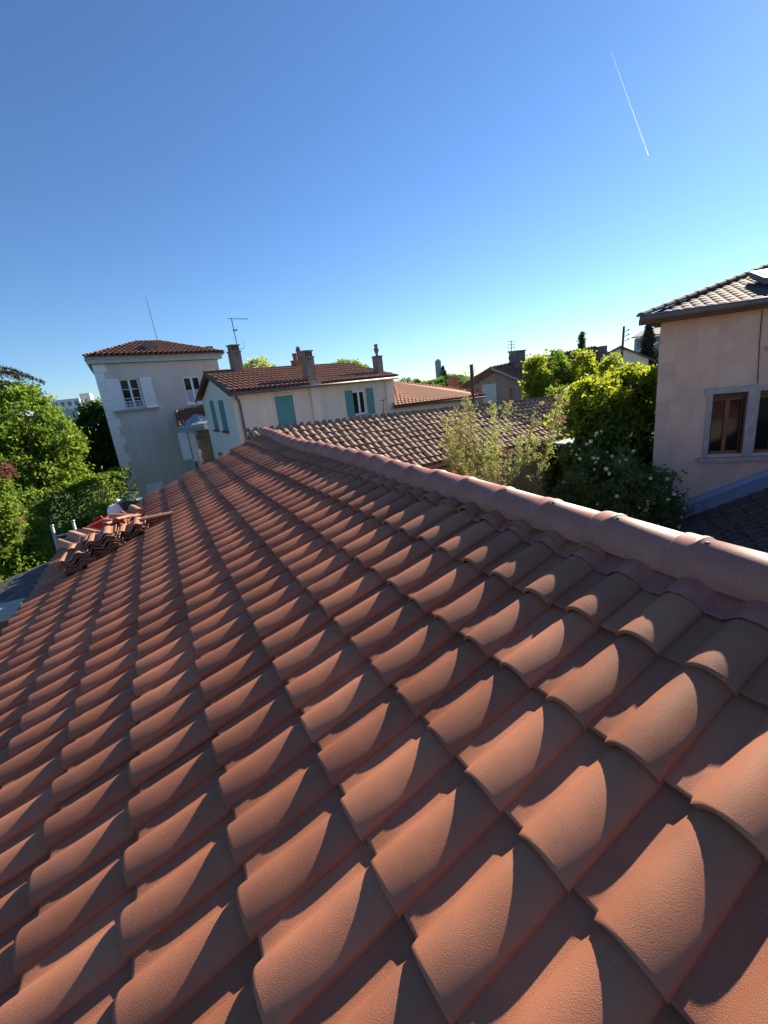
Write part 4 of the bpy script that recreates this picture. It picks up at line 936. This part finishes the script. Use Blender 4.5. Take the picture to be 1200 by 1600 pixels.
# hedges, shrubs
def hedge(name, a, b, wid, z0, z1, leaf, n, size, label, cat, seed, group=None):
    rs = np.random.default_rng(seed); a = np.array(a, float); b = np.array(b, float); t = thing(name, (*(a+b)/2, 0.0), label, cat, group)
    d = (b-a)/np.linalg.norm(b-a); nrm = np.array([-d[1], d[0]])
    s = rs.random(n); w_ = rs.uniform(-1,1,n); z = rs.uniform(0,1,n)
    edge = rs.random(n) < .6; z = np.where(edge & (rs.random(n) < .5), 1.0, z); w_ = np.where(edge & (z < 1), np.sign(w_), w_)
    P = np.c_[a[0]+(b-a)[0]*s+nrm[0]*w_*wid, a[1]+(b-a)[1]*s+nrm[1]*w_*wid, z0+(z1-z0)*z+.10*np.sin(s*37)*np.sin(s*11)]+rs.normal(size=(n,3))*.06
    c = np.r_[(a+b)/2, 0.0]
    inst('foliage', leaf_mesh('foliage', P-c, size, leaf, rs), t, (0,0,0))
    mb = MB()
    for i in range(7):
        q = lerp(a, b, (i+.5)/7); mb.tube([(q[0],q[1],0),(q[0],q[1],z1*.8)], [.05,.02], 5)
    obj('stem', mb, 'bark', t, fix=False, kind='stuff')
hedge('hedge', (-6.2,20.9), (-1.9,25.6), 0.55, 0.2, 3.55, 'leaf_mid', 15000, 0.075, 'clipped hedge running across the garden to the grey tower house', 'hedge', 11)
tree('shrub', (-2.3,19.6,0), [bl(-2.35,19.6,2.3,.65,.6,.85), bl(-2.0,19.8,1.7,.6,.6,.9)], 'leaf_light', 90, 50, .2, .06, 'rounded light green shrub in front of the clipped hedge', 'shrub', 12, .05, limbs=5)
tree('shrub', (-4.6,17.6,0), [bl(-4.7,17.7,2.6,.9,.8,1.2), bl(-4.3,17.5,1.6,.9,.8,1.0)], 'leaf_mid', 130, 55, .25, .07, 'loose dark shrub on the shaded lawn below the hedge', 'shrub', 13, .06, limbs=6)
tree('shrub', (-5.0,16.6,0), [bl(-4.75,16.7,4.1,.6,.7,.8), bl(-5.0,16.5,3.2,.8,.8,.9), bl(-4.6,16.6,2.2,.7,.7,.9)], 'leaf_light', 150, 60, .24, .065, 'tall light green shrub at the left edge below the broadleaf tree', 'shrub', 14, .07, limbs=6)
tree('shrub', (-4.7,17.2,0), [bl(-4.42,17.0,5.0,.32,.4,.42), bl(-4.55,17.0,3.4,.35,.4,.4)], 'leaf_red', 60, 40, .16, .05, 'bronze pink leaved shrub peeping in at the left edge', 'shrub', 15, .04, limbs=5)
tree('shrub', (-4.1,12.4,0), [bl(-4.05,12.4,2.55,.40,.4,.42)], 'leaf_yellow', 40, 45, .16, .06, 'yellow green shrub tip beside the stone-capped brick pillar', 'shrub', 16, .04, limbs=4)
tree('shrub', (-3.2,21.6,0), [bl(-3.2,21.6,1.5,.8,.7,.9), bl(-2.5,21.9,1.2,.7,.7,.8)], 'leaf_dark', 110, 55, .25, .075, 'low dark shrub at the foot of the clipped hedge', 'shrub', 17, .05, limbs=5)
# tufts on the shaded lawn
rs = np.random.default_rng(40); n = 26000
P = np.c_[rs.uniform(-9,-2.2,n), rs.uniform(9,24,n), rs.uniform(0,.12,n)]
o = inst('lawn_grass', leaf_mesh('lawn_grass', P, 0.07, 'leaf_dark', rs, .2, up=0, axis=np.array([0,0,1.0])), None, (0,0,0)); o['kind'] = 'stuff'; o['label'] = 'short shaded lawn grass of the left garden'; o['category'] = 'grass'

# right garden
tree('vine_tree', (11.6,8.5,0), [bl(11.0,8.35,5.25,.85,.8,.42), bl(12.3,8.45,5.35,.7,.8,.45), bl(11.6,8.5,4.75,1.2,.9,.55), bl(10.5,8.7,4.75,.6,.6,.35), bl(12.75,8.3,4.95,.6,.6,.6), bl(12.6,8.45,5.5,.6,.6,.4)], 'leaf_yellow', 220, 60, .24, .075,
     'bright yellow-green vine canopy glowing against the light beside the right-hand house', 'tree', 21, .09, .7, limbs=9)
tree('climbing_shrub', (11.0,7.7,0), [bl(11.3,7.9,4.0,1.05,.8,.8), bl(10.4,8.0,3.6,.8,.7,.9), bl(11.4,7.7,3.2,.8,.7,.9)], 'leaf_mid', 240, 60, .24, .07,
     'shaded green climbing shrub hanging under the bright vine canopy', 'shrub', 22, .07, .5, limbs=7)
rose = tree('rose_bush', (9.6,6.5,0), [bl(9.3,6.6,3.3,1.0,.9,.85), bl(9.9,6.1,2.7,.75,.7,.9), bl(8.7,7.1,2.5,.75,.8,1.0), bl(9.4,6.5,1.9,1.1,1.0,1.2)], 'leaf_rose', 420, 70, .20, .048,
     'big dark rose bush dotted with white blooms at the foot of the pink-beige wall', 'rose bush', 23, .05, .3, limbs=9)
fl_mb = MB(); rs = np.random.default_rng(77)
for i in range(6):
    a = 2*math.pi*i/6
    fl_mb.add([(0,0,0), (.045*math.cos(a-.5),.045*math.sin(a-.5),.022), (.062*math.cos(a),.062*math.sin(a),.014), (.045*math.cos(a+.5),.045*math.sin(a+.5),.022)], [(0,1,2,3)])
    fl_mb.add([(0,0,.01), (.025*math.cos(a),.025*math.sin(a),.045), (.032*math.cos(a+.5),.032*math.sin(a+.5),.048), (.025*math.cos(a+1),.025*math.sin(a+1),.045)], [(0,1,2,3)])
flower = mesh_of('rose_flower', fl_mb, M['petal'])
RB = [((9.3,6.6,3.3),(1.0,.9,.85)), ((9.9,6.1,2.7),(.75,.7,.9)), ((8.7,7.1,2.5),(.75,.8,1.0)), ((9.5,7.1,4.1),(.9,.7,.5))]
for i in range(62):
    c_, r_ = RB[rs.integers(4)]; d = rs.normal(size=3); d[:2] = d[:2]-np.array([.9,.75]); d /= np.linalg.norm(d)
    q = np.array(c_)+d*np.array(r_)*1.04; s = rs.uniform(.45,.85)
    dv = Vector((-q[0], -q[1], 4.5)).normalized(); dv = (dv+Vector(rs.normal(size=3)*.5)).normalized()
    inst('rose_flower', flower, rose, tuple(q-wl_of(rose)), tuple(dv.to_track_quat('Z','Y').to_euler()), (s,s,s))
# ivy column on the outbuilding corner
rs = np.random.default_rng(31); n = 2600; iv = thing('ivy', (10.62,9.5,0), 'ivy clad column at the end of the ochre outbuilding wall', 'ivy')
P = np.c_[10.62+rs.normal(size=n)*.17, 9.62+rs.normal(size=n)*.10, rs.uniform(0.8,4.0,n)]
inst('foliage', leaf_mesh('foliage', P-np.array([10.62,9.5,0]), .055, 'leaf_dark', rs), iv, (0,0,0))
q = MB(); q.tube([(10.62,9.62,0),(10.64,9.62,3.9)], [.07,.04], 6); obj('stem', q, 'bark', iv)
# moss on the lean-to roof
o = inst('moss', leaf_mesh('moss', mo+np.random.default_rng(3).normal(size=mo.shape)*[.05,.05,.015]-wl_of(lt), .035, 'leaf_mid', np.random.default_rng(4)), lt, (0,0,0)); o['kind'] = 'stuff'
# tamarisk with feathery shoots
def tamarisk(base, label, seed):
    rs = np.random.default_rng(seed); base = np.array(base, float); t = thing('tamarisk', tuple(base), label, 'shrub'); sb = MB(); G_, P_ = [], []; dirs = []
    for i in range(24):
        ang = rs.uniform(0, 2*math.pi); sp = rs.uniform(.2,1.45); H = rs.uniform(4.6,5.75)-.12*sp
        d = V3(math.cos(ang), math.sin(ang), 0); path = [base+d*.15, base+d*sp*.35+V3(0,0,H*.4), base+d*sp*.75+V3(0,0,H*.75), base+d*sp+V3(0,0,H)]
        path = [p+rs.normal(size=3)*.05 for p in path]; sb.tube(path, [.028,.018,.011,.004], 4)
        for _ in range(58):
            s = rs.uniform(.44,1); k = min(2, int(s*3)); p0 = lerp(path[k], path[k+1], s*3-k)
            dd = d*rs.uniform(-.3,.9)+rs.normal(size=3)*.45+V3(0,0,rs.uniform(.3,1.1)); dd /= np.linalg.norm(dd); L = rs.uniform(.18,.48)*(1.15-.35*s)
            droop = V3(0,0,-.10)*rs.random()
            pts = np.array([p0+dd*L*u+droop*u*u for u in np.linspace(.05,1,30)])
            sb.tube([pts[0], pts[-1]], [.004,.0015], 3)
            jit = rs.normal(size=(30,3))*.022
            tip = rs.random() < .17
            (P_ if tip else G_).append(pts+jit)
    obj('stem', sb, 'redstem', t, fix=False)
    inst('foliage', leaf_mesh('foliage', np.concatenate(G_)-base, .024, 'leaf_tam', rs, .24), t, (0,0,0))
    inst('blossom', leaf_mesh('blossom', np.concatenate(P_)-base, .024, 'leaf_pink', rs, .35), t, (0,0,0))
tamarisk((6.75,7.75,0), 'feathery tamarisk with pinkish bloom in front of the canal tile roof', 33)
# yellow-green bamboo-like trees in the middle distance
k = 0
for (x, y, top_, w_, leaf, lab) in ((16.6,16.0,6.7,.75,'leaf_yellow','leftmost feathery yellow-green tree between the stone house and the vine'), (18.3,16.4,6.85,.8,'leaf_mid','mid green pointed tree among the feathery yellow-green trees'),
        (19.9,16.2,6.75,.9,'leaf_yellow','broad feathery yellow-green tree below the distant roof ridge'), (20.6,14.9,6.35,.9,'leaf_yellow','rightmost feathery yellow-green tree just left of the utility pole'), (18.6,14.4,5.6,1.1,'leaf_mid','lower rounded green tree in front of the feathery yellow-green trees'), (16.2,14.2,5.2,1.0,'leaf_mid','low rounded green tree nearest the end of the canal tile roof')):
    tree('garden_tree', (x,y,0), [bl(x,y,top_-.9,w_*.7,w_*.7,.95), bl(x+.2,y-.1,top_-2.0,w_,w_,1.0), bl(x-.3,y,top_-3.0,w_*1.05,w_,1.0)], leaf, 170, 55, .26, .08, lab, 'tree', 50+k, .1, .5, group='trees in the middle distance', limbs=6); k += 1
# conifers
def conifer(name, base, H, R, leaf, n, size, label, seed, group=None, narrow=False):
    rs = np.random.default_rng(seed); base = np.array(base, float); t = thing(name, tuple(base), label, 'tree', group)
    q = MB(); q.tube([base, base+V3(0,0,H*.98)], [R*.10+.03, .02], 6); obj('trunk', q, 'bark', t)
    z = rs.random(n)**.8; ang = rs.uniform(0, 2*math.pi, n); rr = R*((1-z)**(.55 if narrow else .85))*rs.uniform(.55,1.05,n)*(1 if narrow else (.75+.35*np.sin(z*40+np.floor(ang*2))))
    P = np.c_[np.cos(ang)*rr, np.sin(ang)*rr, H*(.08+.93*z)]+rs.normal(size=(n,3))*size*.6
    inst('crown', leaf_mesh('crown', P, size, leaf, rs, .3), t, (0,0,0)); return t
conifer('pine_tree', (30.5,19.5,0), 8.0, 2.1, 'leaf_cedar', 9000, .13, 'dark grey-green pine beside the right-hand house corner', 61)
conifer('cypress', (69.4,97.9,0), 8.0, .9, 'leaf_dark', 2500, .25, 'narrow dark cypress on the skyline next to the slim tower', 62, narrow=True)
conifer('cypress', (27.0,21.9,0), 8.0, .55, 'leaf_dark', 2500, .14, 'narrow cypress tip above the long grey roof ridge', 63, narrow=True)
conifer('conifer', (229.6,326.0,0), 15.5, 3.4, 'leaf_cedar', 3000, .8, 'conical conifer hugging the slim skyline tower', 64)
# tree tops beyond the roofs
tree('background_tree', (13.6,31.5,0), [bl(13.6,31.5,7.6,1.0,1,.8), bl(14.6,31.8,7.3,.8,.8,.7)], 'leaf_light', 80, 45, .3, .1, 'leafy treetop above the ridge of the cream house', 'tree', 71, .15)
tree('background_tree', (6.6,29.0,0), [bl(6.7,29.0,8.1,.9,.8,.55), bl(5.9,29.0,7.9,.7,.7,.5)], 'leaf_tam', 60, 28, .3, .09, 'pale thin treetop right of the television aerial', 'tree', 72, .12)
k = 0
for x, y, h, w_, lab in ((27.5,47.0,6.9,1.7,'dark treetop just right of the cream house urn chimney'), (31.5,48.0,6.2,1.5,'second dark treetop on the skyline above the orange roof'), (36.0,50.0,6.5,1.9,'third dark treetop on the skyline left of the slim tower'), (41,52,5.5,1.5,'small dark treetop at the foot of the slim skyline tower')):
    tree('background_tree', (x,y,0), [bl(x,y,h-1.2,w_,w_,1.1), bl(x+.8,y,h-1.9,w_,w_,1.2)], 'leaf_dark', 90, 45, .4, .15, lab, 'tree', 80+k, .2, group='skyline trees'); k += 1
tree('bare_tree', (33.0,41.5,0), [bl(33.0,41.5,6.3,1.2,1.0,.9)], 'leaf_tam', 26, 14, .25, .05, 'thin half bare tree left of the stone house gable', 'tree', 90, .10, .6, limbs=26)
# far wooded belt
rs = np.random.default_rng(91); n = 24000; az = np.radians(rs.uniform(-25,80,n)); D = rs.uniform(240,420,n)
hz = (5.0+1.6*np.sin(az*23)+1.2*np.sin(az*61+1))*rs.random(n)**.5
P = np.c_[np.sin(az)*D, np.cos(az)*D, hz]
o = inst('far_woodland', leaf_mesh('far_woodland', P, 1.5, 'leaf_dark', rs, .7), None, (0,0,0)); o['kind'] = 'stuff'; o['label'] = 'far belt of woodland along the horizon'; o['category'] = 'woodland'

# ------------------------------------------------------------------ things on and beside the roof
# S-profile spare tile: x across, y along, z up
def spare_tile():
    mb = MB(); n = 33; W2 = .40; L2 = .42; th = .014
    for yy in (0, L2):
        for zz in (0, -th):
            for i in range(n):
                u = i/(n-1); mb.v.append((u*W2-W2/2, yy, .024*math.copysign(abs(math.sin(u*4*math.pi-0.6))**.7, math.sin(u*4*math.pi-0.6))+zz))
    def id_(a, b, i): return (a*2+b)*n+i
    for i in range(n-1):
        mb.f += [(id_(0,0,i), id_(0,0,i+1), id_(1,0,i+1), id_(1,0,i)), (id_(0,1,i), id_(1,1,i), id_(1,1,i+1), id_(0,1,i+1)), (id_(0,0,i), id_(0,1,i), id_(0,1,i+1), id_(0,0,i+1)), (id_(1,0,i), id_(1,0,i+1), id_(1,1,i+1), id_(1,1,i))]
    mb.f += [(id_(0,0,0), id_(1,0,0), id_(1,1,0), id_(0,1,0)), (id_(0,0,n-1), id_(0,1,n-1), id_(1,1,n-1), id_(1,0,n-1))]
    return mb
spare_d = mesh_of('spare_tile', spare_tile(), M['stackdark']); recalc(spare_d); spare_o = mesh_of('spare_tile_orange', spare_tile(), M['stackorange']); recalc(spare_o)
nrmv = V3(-math.sin(A18), 0, math.cos(A18))
def pile(j, k, n, label, group, yaw=0.0, dz=.031, base=.075, orange_top=0, tilt=0.0, seed=0):
    r = random.Random(seed)
    for i in range(n):
        X = roofpt(j, k, base+sag(k)+i*dz)+V3(r.uniform(-.012,.012), r.uniform(-.02,.02), 0)
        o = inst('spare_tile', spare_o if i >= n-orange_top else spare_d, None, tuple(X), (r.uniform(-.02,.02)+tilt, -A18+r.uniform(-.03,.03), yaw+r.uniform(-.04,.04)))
        ORD = ('bottom', 'second', 'third', 'fourth', 'fifth', 'sixth', 'seventh', 'eighth', 'ninth', 'tenth')
        top(o, ('topmost' if i == n-1 else ('bottom' if i == 0 else ORD[i]+' from bottom'))+' wavy tile in the '+label, 'roof tile', group)
pile(7.25, 26.6, 7, 'lowest, nearest stack of spare tiles on the eave', 'lowest stack of spare tiles', orange_top=1, seed=1)
pile(6.25, 27.0, 8, 'middle stack of spare tiles facing the camera', 'middle stack of spare tiles', orange_top=1, seed=2)
pile(5.35, 27.6, 5, 'upper stack beside the sideways pile', 'upper stack of spare tiles', orange_top=1, seed=3)
pile(7.20, 29.2, 6, 'rear stack behind the lowest stack of spare tiles', 'rear lower stack of spare tiles', orange_top=2, seed=4)
pile(6.15, 29.9, 5, 'rear stack behind the middle stack of spare tiles', 'rear middle stack of spare tiles', orange_top=2, seed=5)
pile(4.98, 29.0, 4, 'flat sideways pile of tiles up the slope', 'sideways pile of tiles', yaw=-math.pi/2, dz=.030, seed=6, orange_top=0)
for i, (j, k, h, rx, rz, lab) in enumerate(((6.9,27.6,.34,.10,.5,'loose orange tile lying askew across the lowest and middle stacks'), (5.9,29.4,.29,-.15,-.4,'loose orange tile lying askew on the rear middle stack'),
        (5.45,31.0,.16,.12,1.0,'loose orange tile lying askew behind the upper stack'), (5.3,32.6,.13,.10,.3,'loose orange tile closest to the black tub'), (6.0,32.6,.14,-.12,-.7,'loose orange tile between the stacks and the white bag'), (7.0,31.8,.16,.10,.6,'loose orange tile at the back of the stacks beside the red can'))):
    top(inst('loose_tile', spare_o, None, tuple(roofpt(j, k, h)), (rx, -A18+.10*(i % 3-1), rz), (.8,.8,1)), lab, 'roof tile', 'loose tiles on the stacks')
# black rubber tub, white wrapped bag, red can
tub = thing('rubber_tub', tuple(roofpt(5.6,36.2,.08)), 'black rubber builder tub with loop handles near the far eave', 'tub')
c = roofpt(5.6,36.2,.07); q = MB(); q.lathe(c, [(.14,0),(.16,.03),(.19,.15),(.205,.165),(.19,.158),(.15,.04),(.0,.035)], 18); obj('bowl', q, 'bucket', tub, smooth=True)
for s in (-1, 1):
    q = MB(); q.tube([c+V3(.10*math.cos(t)*1.0, s*.19, .165+.09*math.sin(t)) for t in np.linspace(0, math.pi, 9)], .014, 6); obj('handle', q, 'bucket', tub, smooth=True)
bag = thing('wrapped_bag', tuple(roofpt(6.25,36.3,.08)), 'white plastic wrapped bag standing beside the black tub', 'bag')
q = MB(); c = roofpt(6.25,36.3,.05); b_v = []
for zz, sc in ((0,1),(.08,1.06),(.17,1.0),(.23,.8)):
    b_v.append([(c[0]+sc*dx*(1+.06*math.sin(zz*50+dx*9)), c[1]+sc*dy, c[2]+zz+dx*.15) for dx, dy in ((-.13,-.09),(0,-.11),(.13,-.09),(.15,0),(.13,.09),(0,.11),(-.13,.09),(-.15,0))])
for i in range(3):
    q.add(b_v[i]+b_v[i+1], [(k_, (k_+1) % 8, 8+(k_+1) % 8, 8+k_) for k_ in range(8)])
q.add(b_v[3], [tuple(range(8))]); q.add(b_v[0], [tuple(range(8))[::-1]]); obj('sack', q, 'paper', bag)
q = MB(); q.tube([c+V3(.02,0,.24+.005), c+V3(.03,0,.28), c+V3(.05,.01,.31)], [.05,.025,.045], 7); obj('knot', q, 'paper', bag, smooth=True)
can = thing('red_can', tuple(roofpt(7.0,34.4,.08)), 'flat red plastic can lying behind the spare tile stacks', 'can')
q = MB(); c = roofpt(7.0,34.4,.05); q.hexa([c+V3(-.18,-.10,-.03), c+V3(.18,-.10,.07), c+V3(.18,.10,.07), c+V3(-.18,.10,-.03), c+V3(-.18,-.10,.11), c+V3(.14,-.10,.21), c+V3(.14,.10,.21), c+V3(-.18,.10,.11)]); obj('body', q, 'redplastic', can)
q = MB(); q.tube([c+V3(-.08,0,.13), c+V3(-.06,0,.20), c+V3(.06,0,.24), c+V3(.08,0,.19)], .015, 6); obj('handle', q, 'redplastic', can)
# ladder against the eave
lad = thing('ladder', (-2.1,7.6,0), 'galvanised ladder whose top pokes above the eave beside the tile stacks', 'ladder')
l0a, l0b = V3(-2.20,9.45,0.0), V3(-1.86,9.50,0.0); dl = V3(0.03,0.85,4.30)
for a in (l0a, l0b):
    q = MB(); q.tube([a, a+dl], .028, 8); q.tube([a+dl*.999, a+dl*1.006], .036, 8); obj('rail', q, 'metal', lad, smooth=True)
for i in range(16):
    q = MB(); s = .045+.0605*i; q.tube([l0a+dl*s, l0b+dl*s], .016, 6); obj('rung', q, 'metal', lad, smooth=True)
# brick pillar with cap stone at the left edge
pil = thing('brick_pillar', (-2.35,6.6,0), 'red brick pillar with lichened cap stone at the left edge', 'pillar')
q = MB(); q.box(-2.70,-2.03,6.58,6.93,0,3.96); obj('core', q, 'mortar', pil)
brick_me = mesh_of('brick', MB().box(0,.21,-.012,.05,0,.062), M['brick'])
for r_i in range(14):
    zz = 2.92+r_i*.074; off = 0 if r_i % 2 else -.08
    for s_ in range(3): inst('brick', brick_me, pil, tuple(V3(-2.71+s_*.222, 6.57, zz)-wl_of(pil)))
    for s_ in range(2): inst('brick', brick_me, pil, tuple(V3(-2.02, 6.575+s_*.19, zz)-wl_of(pil)), (0,0,math.pi/2))
q = MB(); q.hexa([(-2.80,6.50,3.965),(-1.96,6.50,3.965),(-1.96,7.02,3.965),(-2.80,7.02,3.965),(-2.78,6.53,4.045),(-1.99,6.52,4.055),(-2.0,6.99,4.04),(-2.77,6.98,4.05)]); obj('cap_stone', q, 'capstone', pil)
# grey slate lean-to under the eave
sl = thing('slate_lean_to', (-2.4,8.0,0), 'grey slate lean-to roof below the eave beside the spare tiles', 'lean-to')
q = MB(); q.box(-2.75,-1.95,7.2,9.2,0,3.6); obj('wall', q, 'near_wall', sl)
slate_me = mesh_of('slate', MB().box(0,.20,0,.235,0,.012), M['slate'])
sr = obj('roof', MB().prism([(-1.9,7.1,3.93),(-2.9,7.1,3.70),(-2.9,7.1,3.66),(-1.9,7.1,3.88)], (0,2.2,0)), 'slate', sl)
for r_i in range(6):
    for c_i in range(8):
        inst('slate', slate_me, sr, tuple(V3(-2.92+.165*r_i, 7.12+.25*c_i+(.12 if r_i % 2 else 0), 3.715+.038*r_i)-wl_of(sr)), (rnd.uniform(-.02,.02), -.17, rnd.uniform(-.03,.03)))
q = MB(); q.tube([(-2.96,7.05,3.66),(-2.96,9.3,3.66)], .045, 7); obj('gutter', q, 'gutter', sl, smooth=True)
# contrail high in the sky
def sky_pt(az, el, D): return V3(math.sin(R_(az))*D, math.cos(R_(az))*D, CAM_Z+math.tan(R_(el))*D)
q = MB(); a, b = sky_pt(52.9,26.3,1500), sky_pt(56.6,17.8,1800)
q.tube([lerp(a, b, t) for t in np.linspace(0,1,12)], [0.15+1.05*t for t in np.linspace(0,1,12)], 8)
top(obj('contrail', q, 'contrail', smooth=True), 'thin white aircraft contrail slanting across the sky at upper right', 'contrail')
